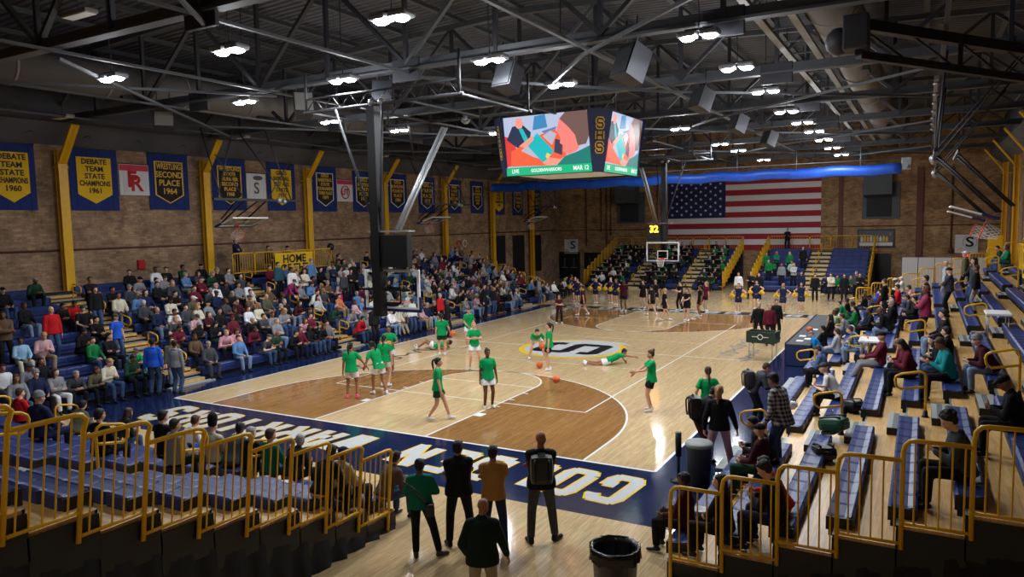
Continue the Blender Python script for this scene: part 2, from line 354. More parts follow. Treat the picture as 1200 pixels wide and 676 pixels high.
def body_mb(p, mb, fingers=True):
    f = p.fat; u = p.up; rx = p.rx; c = mb.cone
    mb.cone(p.P-p.hr*.07, p.P+p.hr*.07, .115*f, .115*f); mb.cone(p.W-rx*.055, p.W+rx*.055, .098*f, .098*f)
    mb.cone(p.C-rx*.06+p.fw*.005, p.C+rx*.06+p.fw*.005, .104*f, .104*f); mb.cone(p.UC-rx*.08, p.UC+rx*.08, .085, .085)
    for k in (-1, 1):
        c(p.P+p.hr*k*.065, p.C+rx*k*.055, .096*f, .096*f); c(p.C+rx*k*.055, p.UC+rx*k*.08, .096*f, .083)
        c(p.N-p.fw*.005, p.sh[k]+u*.005, .052, .048)
        a, e, w = p.arm[k]
        c(a, e, .052*f**.5, .039); c(e, w, .039, .026)
        hp, kn, an = p.leg[k]
        c(hp+V((0,0,.0)), kn, .086*f**.7, .056); mid = kn.lerp(an, .32); c(kn, mid, .054, .054); c(mid, an, .054, .036)
        fd = p.footdir(k); sh = (an-kn).normalized()
        dn = (V((0,0,-1)) if not p.lie else sh)
        c(an-fd*.035+dn*.035, an+fd*.14+dn*.048, .036, .028)
        # hand
        d = (w-e).normalized(); side = d.cross(V((0,0,1)))
        side = side.normalized() if side.length > .15 else V((1,0,0))*1
        if k < 0: pass
        n = side.cross(d).normalized()*-1
        inward = (p.C-w); inward -= d*inward.dot(d); inward = inward.normalized() if inward.length > .01 else n
        pn = inward; across = d.cross(pn).normalized()
        pm = w+d*.055
        c(w, w+d*.03, .026, .026)
        if not fingers: 
            c(w+d*.03-across*.014, w+d*.09-across*.014, .024, .022); c(w+d*.03+across*.014, w+d*.09+across*.014, .024, .022)
            c(w+d*.09, w+d*.15+pn*.02, .02, .013); c(w+d*.03+pn*.01, w+d*.08+pn*.04, .013, .011); continue
        for i, (o, Lf) in enumerate(((-.033, .068), (-.011, .078), (.011, .073), (.033, .055))):
            b0 = w+d*.02+across*o*.6; b1 = w+d*.092+across*o
            c(b0, b1, .014, .0125)
            cu = p.curl; d2 = (d*math.cos(cu)+pn*math.sin(cu)); b2 = b1+d2*Lf*.55
            d3 = (d*math.cos(cu*2.1)+pn*math.sin(cu*2.1)); b3 = b2+d3*Lf*.5
            c(b1, b2, .0112, .0105, 8); c(b2, b3, .0105, .009, 8)
        tr = across*(-1 if across.dot(V((0,1,0))) > 0 else 1)*-1
        t0 = w+d*.03+tr*.024; t1 = t0+(d*.6+tr*.6+pn*.35).normalized()*.045; t2 = t1+(d*.9+pn*.5).normalized()*.032
        c(t0, t1, .0145, .012, 8); c(t1, t2, .0115, .0095, 8)
    # neck and head
    H = p.H; Rm = p.HR
    c(p.N-u*.02, H+Rm @ V((0,-.02,-.05)), .057, .05)
    mb.ball(H+Rm @ V((0,-.012,.022)), (.074,.093,.086), M=Rm, n=16)
    mb.ball(H+Rm @ V((0,.02,-.035)), (.060,.070,.078), M=Rm, n=16)
    mb.ball(H+Rm @ V((0,.052,-.085)), (.03,.03,.026), M=Rm, n=10)
    mb.cone(H+Rm @ V((0,.078,.012)), H+Rm @ V((0,.102,-.03)), .009, .014, 8)
    mb.cone(H+Rm @ V((-.035,.066,.03)), H+Rm @ V((.035,.066,.03)), .014, .014, 8)
    for k in (-1, 1):
        mb.ball(H+Rm @ V((k*.074,-.008,-.01)), (.011,.022,.032), M=Rm, n=10)
        mb.ball(H+Rm @ V((k*.032,.055,-.028)), (.026,.02,.026), M=Rm, n=10)
    mb.cone(H+Rm @ V((-.02,.078,-.058)), H+Rm @ V((.02,.078,-.058)), .011, .011, 8)
def paint_body(me, p, shoes):
    n = len(me.polygons); c = np.zeros(n*3); me.polygons.foreach_get('center', c); c = c.reshape(-1, 3)
    Hi = np.array(p.headM().inverted()); q = np.c_[c, np.ones(n)] @ Hi.T
    mi = np.zeros(n, int)
    for k in (-1, 1): mi[(abs(q[:,0]-k*.03) < .013) & (abs(q[:,2]-.0) < .0075) & (q[:,1] > .05)] = 1
    mi[(abs(q[:,0]) < .024) & (abs(q[:,2]+.058) < .008) & (q[:,1] > .07)] = 2
    if shoes:
        for k in (-1, 1):
            a = p.leg[k][2]; ax = np.array(a)
            if p.lie: m = np.linalg.norm(c-ax-np.array(p.lie)*.05, axis=1) < .14
            else: m = (np.linalg.norm(c[:,:2]-ax[:2], axis=1) < .22) & (abs(c[:,2]-ax[2]+.03) < .062)
            mi[m] = 3
    me.polygons.foreach_set('material_index', mi)
def loft(mb, rings, n=20):
    """rings: (centre, half width vector, half depth vector)"""
    b = len(mb.v)
    for c, x, y in rings:
        for k in range(n):
            t = 2*PI*k/n; mb.v.append(tuple(c+x*math.cos(t)+y*math.sin(t)))
    for i in range(len(rings)-1):
        for k in range(n): k2 = (k+1) % n; mb.f.append((b+i*n+k, b+i*n+k2, b+(i+1)*n+k2, b+(i+1)*n+k)); mb.m.append(0); mb.sm.append(True)
    mb.f.append(tuple(b+k for k in reversed(range(n)))); mb.f.append(tuple(b+(len(rings)-1)*n+k for k in range(n))); mb.m += [0, 0]; mb.sm += [False, False]
def shirt_mb(p, mb, kind):
    f = p.fat; g = {'tee': .012, 'hoodie': .020, 'jacket': .026, 'plaid': .024, 'tank': .010}[kind]; rx = p.rx; u = p.up; c = mb.cone; fw = p.fw
    low = {'tee': -.11, 'hoodie': -.07, 'jacket': -.09, 'plaid': -.13, 'tank': -.02}[kind]
    hf = (p.hr.cross(V((0,0,1)))*-1).normalized() if abs(u.z) > .9 else fw; hr = p.hr if abs(u.z) > .9 else rx
    fl_ = .022 if kind in ('tee', 'plaid') else .002
    if p.P.z < .75: low = -.045
    loft(mb, [(p.P+u*low, hr*(.180*f+g+fl_), hf*(.128*f+g+fl_)), (p.P+u*.02, hr*(.178*f+g), hf*(.126*f+g)), (p.W, rx*(.152*f+g), fw*(.108*f+g)), (p.P+u*.24, rx*(.158*f+g), fw*(.112*f+g)),
      (p.C+u*.03, rx*(.168*f+g), fw*(.115*f+g)), (p.UC+u*.015, rx*(.160+g), fw*(.095+g)), (p.UC+u*.055, rx*(.115+g), fw*(.072+g)), (p.N+u*.005, rx*(.062+g*.5), fw*(.058+g*.5))])
    for k in (-1, 1):
        c(p.N-u*.03+rx*k*.03, p.sh[k]+u*.004, .05+g*.6, .05+g)
        a, e, w = p.arm[k]
        if kind == 'tank': c(a, a.lerp(e, .1), .054, .054)
        elif kind == 'tee': c(a, a.lerp(e, .2), .052+g, .050+g); mb.tube([a, a.lerp(e, .35), a.lerp(e, .66)], [.052+g, .052+g, .060+g], 14)
        else:
            c(a, e, .050*f**.5+g, .042+g); c(e, w.lerp(e, .12), .042+g, .030+g*.7)
    if kind in ('hoodie',):
        b = p.N-p.fw*.055-u*.01
        c(b-rx*.05, b+rx*.05, .044, .044); c(p.N+p.fw*.03-u*.005-rx*.03, p.N+p.fw*.03-u*.005+rx*.03, .038, .038)
    if kind in ('jacket', 'plaid'):
        c(p.N+u*.015-rx*.028-p.fw*.012, p.N+u*.015+rx*.028-p.fw*.012, .055, .055)
def pants_mb(p, mb, kind):
    f = p.fat; c = mb.cone; sh = kind == 'shorts'; g = .012 if not sh else .016
    c(p.P+V((0,0,.02))-p.hr*.055, p.P+V((0,0,.02))+p.hr*.055, .112*f+.004, .112*f+.004)
    if not sh: c(p.P+p.up*.07-p.rx*.052, p.P+p.up*.07+p.rx*.052, .106*f+.006, .106*f+.006)
    for k in (-1, 1):
        hp, kn, an = p.leg[k]
        if kind == 'skirt':
            q = hp.lerp(kn, .5); c(hp, q, .10*f, .115); continue
        if sh:
            q = hp.lerp(kn, .58); mb.tube([hp+(hp-kn).normalized()*.06, hp, q], [.07, .088*f**.7+g, .098+g], 16)
        else:
            c(hp, kn, .086*f**.7+g*.8, .060+g)
            q = an.lerp(kn, .06); mb.cone(kn, kn.lerp(an, .3), .060+g, .060+g*.8); mb.tube([kn.lerp(an, .05), kn.lerp(an, .5), q], [.060+g, .054+g, .046+g], 14)
    if kind == 'skirt': c(p.hip[-1].lerp(p.leg[-1][1], .45), p.hip[1].lerp(p.leg[1][1], .45), .11, .11)
LOD = {0: .0115, 1: .017, 2: .027}
_cache = {}
POSES = {}
def get_mesh(part, pose, kind, lod, shoes=False):
    key = (part, pose, kind, lod, shoes)
    if key in _cache: return _cache[key]
    p = POSES[pose]; mb = MB()
    if part == 'body':
        body_mb(p, mb, lod < 2); me = voxel(mb, LOD[lod], 'body_'+pose, [M['skin'], M['eye'], M['lip'], M['darkshoe']], 2 if lod < 2 else 1)
        paint_body(me, p, not shoes)
    elif part == 'shirt':
        shirt_mb(p, mb, kind); me = voxel(mb, max(LOD[lod], .014), 'shirt_'+pose, [M['plaid'] if kind == 'plaid' else M['cloth']], 2)
    else:
        pants_mb(p, mb, kind); me = voxel(mb, max(LOD[lod], .014), 'trousers_'+pose, [M['denim'] if kind == 'denim' else M['cloth']], 2)
    _cache[key] = me; return me
def hair_mesh(style, lod=0):
    key = ('hair', style, lod)
    if key in _cache: return _cache[key]
    mb = MB(); n = 16; vs = .010 if lod == 0 else (.013 if lod == 1 else .022)
    if style == 'hood':
        mb.ball((0,-.03,.03), (.1,.11,.115), n=n); mb.ball((0,-.05,-.07), (.085,.07,.07), n=n)
    elif style in ('cap', 'beanie', 'flattop'):
        pass
    if style in ('short', 'pony', 'long', 'bun', 'curly', 'braid'):
        mb.ball((0,-.03,.045), (.083,.093,.085), n=n); mb.ball((0,-.052,-.0), (.079,.066,.085), n=n)
        mb.cone((-.05,.048,.083), (.05,.048,.083), .02, .02)
        for k in (-1, 1): mb.cone((k*.07,-.0,.03), (k*.072,-.02,-.0), .016, .014)
    if style == 'pony':
        mb.ball((0,-.125,.06), .025); mb.tube([(0,-.13,.06), (0,-.165,.03), (0,-.17,-.06), (0,-.15,-.17), (0,-.14,-.25)], [.018,.03,.032,.024,.006], 8)
    if style == 'braid':
        for i in range(8): mb.ball((0,-.115-.02*math.sin(i*.5),.0-.04*i), (.026-.001*i,.024,.03), n=8)
    if style == 'bun': mb.ball((0,-.10,.105), (.04,.04,.04))
    if style == 'long':
        mb.ball((0,-.06,-.06), (.088,.065,.10), n=n); mb.ball((0,-.085,-.16), (.085,.045,.12), n=n)
        for k in (-1, 1): mb.cone((k*.07,.005,.0), (k*.078,.01,-.15), .022, .026)
    if style == 'curly':
        R2 = random.Random(3)
        for i in range(34):
            a = R2.uniform(0, 2*PI); t = R2.uniform(.15, 1.5); mb.ball((.085*math.sin(t)*math.cos(a), -.03+.095*math.sin(t)*math.sin(a), .045+.085*math.cos(t)), .028, n=8)
    if style == 'cap':
        mb.ball((0,-.012,.05), (.084,.1,.07), n=n); mb.cone((-.035,.085,.055), (-.03,.135,.045), .018, .012); mb.cone((.035,.085,.055), (.03,.135,.045), .018, .012); mb.cone((0,.085,.058), (0,.15,.046), .02, .012)
    if style == 'beanie':
        mb.ball((0,-.018,.05), (.088,.103,.095), n=n); mb.tube([(.083*math.cos(t), -.016+.1*math.sin(t), .03+.012*math.sin(t)) for t in [i*PI/8 for i in range(16)]], .016, 6, closed=True)
    if style == 'flattop':
        mb.cone((0,-.02,.05), (0,-.02,.19), .092, .10)
    me = voxel(mb, vs, 'hair_'+style, [M['cloth'] if style in ('cap','beanie','hood','flattop') else M['hair']], 2)
    _cache[key] = me; return me
def shoe_mesh():
    if 'shoe' in _cache: return _cache['shoe']
    mb = MB(); mb.cone((0,-.03,-.035), (0,.145,-.045), .043, .036); mb.cone((0,-.015,-.01), (0,.04,-.03), .048, .04); mb.cone((0,-.02,-.02), (0,-.01,.02), .045, .045)
    me = voxel(mb, .012, 'shoe', [M['shoe'], M['whiteshoe']], 2)
    mi = [1 if pl.center.z < -.062 else 0 for pl in me.polygons]; me.polygons.foreach_set('material_index', mi)
    _cache['shoe'] = me; return me
C = {k: lin(v) for k, v in dict(
 black=(22,22,25), dkgrey=(62,64,70), grey=(128,130,136), ltgrey=(170,174,180), white=(222,222,226), cream=(206,198,178), beige=(184,172,148), khaki=(150,134,108), khakij=(176,156,120), tan=(158,112,58),
 navy=(28,36,68), blue=(32,84,196), steelblue=(84,124,172), azure=(26,132,206), denimblue=(74,98,142), ltblue=(146,186,216), teal=(20,132,140), tealdk=(44,86,98), green=(20,112,60), brightgreen=(10,160,84), kelly=(4,148,82),
 emerald=(16,104,82), dkgreen=(28,62,44), vdkgreen=(20,34,28), ltgreen=(150,184,160), olive=(84,84,64), red=(186,26,34), redorange=(184,48,36), maroon=(96,26,44), dkmaroon=(62,20,30), rose=(134,44,76), pink=(206,150,164), pinkish=(206,164,170),
 hotpink=(214,36,108), magenta=(180,60,130), orange=(196,120,76), brown=(96,74,56), brownj=(88,74,66), plaidblue=(120,150,190), plaidbw=(190,190,190), camo=(96,98,84), blackwhite=(110,110,114), goldjacket=(24,24,26),
 jeans=(62,84,120), ltjeans=(128,150,178), coral=(240,80,120)).items()}
SK = [lin(x) for x in ((206,156,130), (196,144,118), (214,168,144), (150,100,74), (104,68,50), (222,178,156))]
HC = {k: lin(v) for k, v in dict(brown=(66,44,30), dark=(24,20,20), black=(16,14,14), blond=(170,136,88), greyhair=(150,150,150), grey=(140,140,140), auburn=(96,44,30)).items()}
COLNAME = dict(dkgrey='dark grey', ltgrey='light grey', khakij='beige', steelblue='steel blue', azure='bright blue', denimblue='denim blue', ltblue='pale blue', tealdk='dark teal', brightgreen='bright green', kelly='green', dkgreen='dark green',
 ltgreen='pale green', redorange='orange-red', dkmaroon='dark maroon', pinkish='pale pink', hotpink='hot pink', brownj='dark brown', plaidblue='blue', plaidbw='black and white', goldjacket='black', blackwhite='black and white', ltjeans='pale jeans', jeans='jeans')
def hairspec(h):
    """(style, colour) of a hair or hat word"""
    t = {'cap': ('cap', 'black'), 'capg': ('cap', 'dkgrey'), 'greycap': ('cap', 'grey'), 'olivecap': ('cap', 'olive'), 'capwhite': ('cap', 'white'), 'capdark': ('cap', 'navy'), 'pinkcap': ('cap', 'pink'), 'maroncap': ('cap', 'maroon'),
         'beaniegrey': ('beanie', 'grey'), 'beaniewhite': ('beanie', 'ltgrey'), 'hoodwhite': ('hood', 'white'), 'blackhat': ('flattop', 'black')}
    if h in t: return t[h][0], C[t[h][1]], COLNAME.get(t[h][1], t[h][1])+' '+{'cap': 'cap', 'beanie': 'beanie', 'hood': 'hood', 'flattop': 'tall hat'}[t[h][0]]
    if h == 'bald': return None, None, 'bald'
    if h == 'curly': return 'curly', HC['dark'], 'curly haired'
    for st, nm in (('long', 'long'), ('pony', 'ponytailed'), ('braid', 'braided'), ('bun', 'bun haired')):
        if h.startswith(st):
            c = h[len(st):]; return st, HC.get(c, HC['greyhair']), nm+' '+{'dark': 'dark', 'greyhair': 'grey', 'black': 'black'}.get(c, c)+(' haired' if st == 'long' else '')
    return 'short', HC[h], {'greyhair': 'grey', 'grey': 'grey', 'black': 'dark'}.get(h, h)+' haired'
def person(loc, yaw, pose, top, topc, bot, botc, hair='dark', skin=0, lod=1, scale=1.0, shoes=None, label=None, group=None, extra=None):
    """yaw: degrees the body faces, 0 = +y, counter-clockwise"""
    r = empty('person', loc, math.radians(yaw), label, 'person', group); r.scale = (scale,)*3
    p = POSES[pose]
    b = link('body', get_mesh('body', pose, '', lod, shoes is not None), r); b.color = (*SK[skin], 1)
    s = link({'tee': 'shirt', 'tank': 'jersey', 'hoodie': 'sweater', 'jacket': 'jacket', 'plaid': 'plaid_shirt'}[top], get_mesh('shirt', pose, top, lod), r); s.color = (*C[topc], 1)
    t = link({'pants': 'trousers', 'denim': 'jeans', 'shorts': 'shorts', 'skirt': 'skirt'}[bot], get_mesh('pants', pose, bot, lod), r); t.color = (*C[botc], 1)
    st, hc, _ = hairspec(hair)
    if st:
        h = link('hair' if st not in ('cap', 'beanie', 'hood', 'flattop') else {'cap': 'cap', 'beanie': 'beanie', 'hood': 'hood', 'flattop': 'hat'}[st], hair_mesh(st, lod), r, mat4=p.headM()); h.color = (*hc, 1)
        if st in ('cap', 'beanie') and lod < 2:
            pass
    if shoes is not None:
        for k in (-1, 1):
            fd = p.footdir(k); an = p.leg[k][2]
            up = V((0,0,1)) if not p.lie else (p.leg[k][1]-an).normalized()
            fd = (fd-up*fd.dot(up)).normalized(); x = fd.cross(up)
            Mx = Matrix((x, fd, up)).transposed().to_4x4(); Mx.translation = an
            o = link('shoe', shoe_mesh(), r, mat4=Mx); o.color = (*C[shoes], 1)
    if goldshirt_needed(topc):
        pass
    return r
def goldshirt_needed(c): return False
S = dict(fL=(-.13,.44,.08), fR=(.13,.44,.08), kL=(-.15,.4,1), kR=(.15,.4,1), pz=.53)
def seat(**k): d = dict(S); d.update(k); return Pose(**d)
POSES['sit1'] = seat(lean=2, L=(-.13,.33,.62), R=(.13,.33,.62), hy=-8, hp=4)
POSES['sit2'] = seat(lean=30, L=(-.10,.45,.66), R=(.10,.45,.66), hy=12, hp=-4, fL=(-.16,.40,.08), fR=(.16,.46,.08))
POSES['sit3'] = seat(lean=6, L=(.07,.22,.72), R=(-.07,.24,.68), Lh=(-.9,.1,-.5), Rh=(.9,.1,-.5), hy=25, hp=0)
POSES['sit4'] = seat(lean=14, L=(-.06,.36,.76), R=(.08,.36,.74), hy=5, hp=24, curl=.9)
POSES['sit5'] = seat(lean=-4, L=(-.10,.36,.66), R=(.13,.34,.66), hy=18, fL=(-.1,.66,.10), fR=(.1,.62,.08))
POSES['sit6'] = seat(lean=8, twist=15, L=(-.16,.30,.64), R=(.06,.30,.98), hy=20, hp=0, Rh=(.8,-.2,-.8))
POSES['stand1'] = Pose(L=(-.25,.05,.82), R=(.25,.06,.83), hy=10)
POSES['stand2'] = Pose(L=(.09,.22,1.16), R=(-.09,.25,1.12), Lh=(-.9,.1,-.6), Rh=(.9,.1,-.6), hy=-10, fL=(-.14,0,.08), fR=(.14,.06,.08))
POSES['stand3'] = Pose(lean=38, pxy=(0,-.1), L=(-.16,.42,.86), R=(.16,.40,.82), hp=10, fL=(-.12,-.04,.08), fR=(.12,.1,.08))
LABELS = {}
# ---------------------------------------------------------------- the hall
XW, YF, YN = 17.0, 46.8, -17.0
FT = .3048
fl = MB().box((-XW, YN, -.15), (XW, YF, 0)).build('floor', M['maple'], kind='structure')
def paint(name, m, polys, z=.0012, **k):
    """flat court paint: polygons a hair above the boards"""
    mb = MB()
    for p in polys:
        n = len(p); mb.add([(x, y, z) for x, y in p], [tuple(range(n))])
    return mb.build(name, m, fl, **k)
def rect(x0, y0, x1, y1): return [(x0,y0),(x1,y0),(x1,y1),(x0,y1)]
L_ = 25.6; H_ = 7.62
# painted borders
paint('border_paint', M['navyfloor'], [rect(-9.3,-2.65,9.3,0), rect(H_,0,9.3,L_), rect(-9.3,0,-H_,L_)], .001)
paint('end_border_paint', M['paintblack'], [rect(-8.6,L_,9.3,L_+1.35)], .001)
def arc(cx, cy, r, a0, a1, n=40): return [(cx+r*math.cos(math.radians(a0+(a1-a0)*i/n)), cy+r*math.sin(math.radians(a0+(a1-a0)*i/n))) for i in range(n+1)]
def ring(pts, w):
    out = []
    for a, b in zip(pts, pts[1:]):
        a = V((*a, 0)); b = V((*b, 0)); d = (b-a).normalized(); n = V((-d.y, d.x, 0))*w/2
        out.append([(a+n)[:2], (a-n)[:2], (b-n)[:2], (b+n)[:2]])
    return out
LW = .055
def half(sgn, oy):
    def T(p): return (p[0]*sgn, oy+sgn*p[1])
    TX = 6.02; hy = 1.6; r3 = TX; ys = 1.6
    r3y = math.sqrt(max(0, 0))
    path = [(TX, 0), (TX, ys)]+arc(0, hy, r3, 0, 180, 48)[1:-1]+[(-TX, ys), (-TX, 0)]
    key = [(1.83, 0), (1.83, 5.79)]+arc(0, 5.79, 1.83, 0, 180, 32)[1:-1]+[(-1.83, 5.79), (-1.83, 0)]
    # stained zone between the arc and the key
    mb = MB()
    n = 48; outer = path; inner = key
    def resample(pp, n):
        d = [0]
        for a, b in zip(pp, pp[1:]): d.append(d[-1]+math.dist(a, b))
        out = []
        for i in range(n+1):
            t = d[-1]*i/n; j = max(k for k in range(len(d)) if d[k] <= t+1e-9); j = min(j, len(pp)-2)
            u = (t-d[j])/max(1e-9, d[j+1]-d[j]); out.append((pp[j][0]+(pp[j+1][0]-pp[j][0])*u, pp[j][1]+(pp[j+1][1]-pp[j][1])*u))
        return out
    A = resample(outer, 90); B = resample(inner, 90)
    q = []
    for i in range(90): q.append([T(A[i]), T(A[i+1]), T(B[i+1]), T(B[i])])
    paint('stained_zone', M['stain'], q if sgn > 0 else q, .0016)
    ln = ring([T(p) for p in path], LW)+ring([T(p) for p in key], LW)+ring([T((-1.83, 5.79)), T((1.83, 5.79))], LW*.8)
    for s in (-1, 1):
        ln.append([T((s*1.83, 2.15)), T((s*2.1, 2.15)), T((s*2.1, 2.45)), T((s*1.83, 2.45))])
        for y in (3.25, 4.1, 4.95): ln.append([T((s*1.83, y)), T((s*2.03, y)), T((s*2.03, y+.06)), T((s*1.83, y+.06))])
    paint('court_line', M['paintwhite'], ln, .0032)
half(1, 0); half(-1, L_)
paint('court_line', M['paintwhite'], ring([(-H_,0),(H_,0),(H_,L_),(-H_,L_),(-H_,0)], .07)+ring([(-H_,L_/2),(H_,L_/2)], .05), .0026)
paint('volleyball_line', M['paintwhite'], ring([(-4.45,3.7),(4.45,3.7),(4.45,21.9),(-4.45,21.9),(-4.45,3.7)], .045)+ring([(-4.45,9.75),(4.45,9.75)], .03)+ring([(-4.45,15.85),(4.45,15.85)], .03), .0026)
# centre logo
paint('centre_logo_ring', M['paintyellow'], [arc(-.1,L_/2,2.2,0,360,64)[:-1]], .0044)
paint('centre_logo_disc', M['lettergrey'], [arc(-.1,L_/2,1.95,0,360,64)[:-1]], .0052)
paint('centre_logo_swoosh', M['lettergrey'], [[(-1.2,14.35),(-.2,14.95),(1.4,14.8),(2.2,13.9),(2.7,13.6),(1.6,14.35),(.2,14.3),(-1.1,14.0)]], .0056)
def block_s(x0, y0, w, h, t, sgn=1):
    c = t*.55
    S_ = [(0,h-c),(c,h),(w-c,h),(w,h-c),(w,h*.72),(w-t,h*.72),(w-t,h-t),(t,h-t),(t,h*.5+t/2),(w-c,h*.5+t/2),(w,h*.5+t/2-c),(w,c),(w-c,0),(c,0),(0,c),(0,h*.28),(t,h*.28),(t,t),(w-t,t),(w-t,h*.5-t/2),(c,h*.5-t/2),(0,h*.5-t/2+c)]
    return [(x0+x, y0+y) for x, y in S_]
def poly_mesh(name, m, pts, z, parent):
    bm = bmesh.new(); vs = [bm.verts.new((x, y, z)) for x, y in pts]; f = bm.faces.new(vs); bmesh.ops.triangulate(bm, faces=[f])
    me = D.meshes.new(name); bm.normal_update()
    for f in bm.faces:
        if f.normal.z < 0: f.normal_flip()
    bm.to_mesh(me); bm.free(); me.materials.append(m); return link(name, me, parent)
# the S lies along the court, its foot towards the banner side
pts = [(-.1+2.9/2-y*1.0-0.0, 12.8-1.15+x) for x, y in block_s(0, 0, 2.3, 2.9, .5)]
poly_mesh('centre_logo_letter', M['paintblack'], pts, .0066, fl)
# end lettering, read from the far side
for i, ch in enumerate('GOLDEN WARRIORS'):
    if ch == ' ': continue
    Rz = Matrix.Rotation(PI, 4, 'Z'); Sh = Matrix(((1,.18,0,0),(0,1,0,0),(0,0,1,0),(0,0,0,1)))
    Mx = Matrix.Translation((7.25-i*.955, -1.26, .0034)) @ Rz @ Sh; w = .34 if ch == 'I' else .74
    block_letter('end_lettering_outline', ch, w+.09, 1.56, .32, M['paintyellow'], fl, Mx)
    block_letter('end_lettering', ch, w, 1.47, .23, M['lettergrey'], fl, Matrix.Translation((0,0,.0016)) @ Mx)
    block_letter('far_end_lettering', ch, w+.05, .95, .24, M['lettergrey'], fl, Matrix.Translation((-7.3+i*1.06, L_+.68, .0034)))
# signature script on both halves
def script(cx, cy, n, seed, w, h, ang, m):
    R2 = random.Random(seed); p = []
    for i in range(n*6):
        t = i/(n*6-1); p.append((t*w-w/2+.07*math.sin(i*1.7), h*.32*math.sin(i*1.05)*(1+.6*math.sin(i*.37))))
    ca, sa = math.cos(ang), math.sin(ang)
    p = [(cx+x*ca-y*sa, cy+x*sa+y*ca) for x, y in p]
    paint('floor_script', m, ring(p, .10), .0036)
script(-5.6, 8.6, 9, 3, 6.2, .75, PI/2, M['inkblack']); script(5.9, 15.6, 8, 5, 4.6, .7, -PI/2, M['inkgrey']); script(6.7, 13.9, 5, 8, 2.6, .5, -PI/2, M['inkgrey'])

# walls
EV = 8.5
def struct(name, mb, m): return mb.build(name, m, kind='structure')
wl = struct('wall_left', MB().box((-XW-.4, YN, 0), (-XW, YF, EV)), M['brickL'])
wr = struct('wall_right', MB().box((XW, YN, 0), (XW+.4, YF, EV)), M['brickL'])
wf = struct('wall_far', MB().box((-XW-.4, YF, 0), (XW+.4, YF+.4, 13)), M['brickF'])
struct('wall_near', MB().box((-XW-.4, YN-.4, 0), (XW+.4, YN, 13)), M['brickF'])
for s, n in ((-1, 'left'), (1, 'right')):
    mb = MB(); mb.add([(s*XW, YN, EV), (s*XW, YF, EV), (s*(XW-.9), YF, EV+.75), (s*(XW-.9), YN, EV+.75)], [(0,1,2,3)])
    mb.add([(s*(XW-.9), YN, EV+.75), (s*(XW-.9), YF, EV+.75), (s*(XW), YF, 12.0), (s*(XW), YN, 12.0)], [(0,1,2,3)])
    w = struct('wall_%s_upper' % n, mb, M['roofdeck'])
    for i in range(24):
        y = -3.2+i*2.14
        MB().bar((s*(XW-.12), y-.5, EV+.2), (s*(XW-.5), y, EV+.42), .03, .06).bar((s*(XW-.5), y, EV+.42), (s*(XW-.12), y+.6, EV+.2), .03, .06).build('eave_brace', M['steeldark'], w)
# pale course line along the banner wall
MB().tube([(-XW+.05, -6, 4.45), (-XW+.05, 46, 4.45)], .035, 6).build('trim_3', M['pipe_red'], kind='structure')
# roof: ribbed deck on a shallow gable
mb = MB(); ys = []; y = YN; i = 0
prof = [(0,0),(.10,0),(.14,.055),(.26,.055),(.30,0)]
while y < YF:
    for dy, dz in prof[:-1]: ys.append((y+dy, dz))
    y += .30
vs = []
for y, dz in ys:
    for x in (-XW, 0, XW): vs.append((x, y, 12.05+(.75 if x == 0 else 0)+dz))
fs = []
for i in range(len(ys)-1):
    for j in (0, 1): a = i*3+j; fs.append((a, a+1, a+4, a+3))
struct('ceiling', MB().add(vs, fs), M['roofdeck'])
# purlins
for x in (-14.6,-12.2,-9.8,-7.3,-4.9,-2.4,0,2.4,4.9,7.3,9.8,12.2,14.6):
    z = 11.86+.75*(1-abs(x)/XW)
    MB().box((x-.04, YN, z-.13), (x+.04, YF, z)).box((x-.09, YN, z-.16), (x+.09, YF, z-.13)).build('roof_purlin', M['roofsteel'], kind='structure')
# trusses
TY = [2.15+6.45*k for k in range(-2, 7)]
def chord_z(x): return 11.6+.75*(1-abs(x)/XW)
def make_truss():
    t = empty('roof_truss', (0,0,0), kind='structure')
    mb = MB(); mb.box((-16.9,-.14,9.28),(16.9,.14,9.34)); mb.box((-16.9,-.02,9.34),(16.9,.02,9.56)); mb.build('bottom_chord', M['roofsteel'], t)
    mb = MB()
    for s in (-1, 1): mb.bar((0,0,chord_z(0)), (s*16.95,0,chord_z(16.95)), .22, .18)
    mb.build('top_chord', M['roofsteel'], t)
    xs = [-16.9+33.8*i/12 for i in range(13)]
    for i, x in enumerate(xs):
        MB().bar((x,0,9.4), (x,0,chord_z(x)), .11, .11, up=(0,1,0)).build('upright', M['steeldark'], t)
        if i < 12:
            a, b = (x, xs[i+1]) if i % 2 == 0 else (xs[i+1], x)
            MB().bar((a,.0,9.45), (b,.0,chord_z(b)-.05), .10, .13, up=(0,1,0)).build('diagonal', M['steeldark'] if i % 3 else M['roofsteel'], t)
    for x in (xs[3], xs[6], xs[9]):
        MB().bevbox((x-.45,-.05,9.0), (x+.45,.05,9.6), .02).build('gusset', M['steeldark'], t)
    return t
t0 = make_truss()
for k, y in enumerate(TY):
    o = t0 if k == 0 else copy_tree(t0); o.location = (0, y, 0)
# longitudinal ties and wind bracing at bottom chord level
for x in (-14.3,-9.6,-4.9,.1,5.2,12.6):
    MB().box((x-.05, YN, 9.18), (x+.05, YF, 9.24)).build('roof_tie', M['roofsteel'], kind='structure')
for k in range(0, 8):
    for x0, x1 in ((-9.6,-4.9),(.1,5.2),(5.2,12.6),(-14.3,-9.6)):
        if (k+int(x0)) % 2: continue
        y0, y1 = TY[k], TY[k+1]
        MB().bar((x0,y0,9.12),(x1,y1,9.12),.07,.07).bar((x0,y1,9.05),(x1,y0,9.05),.07,.07).build('wind_brace', M['roofsteel'], kind='structure')
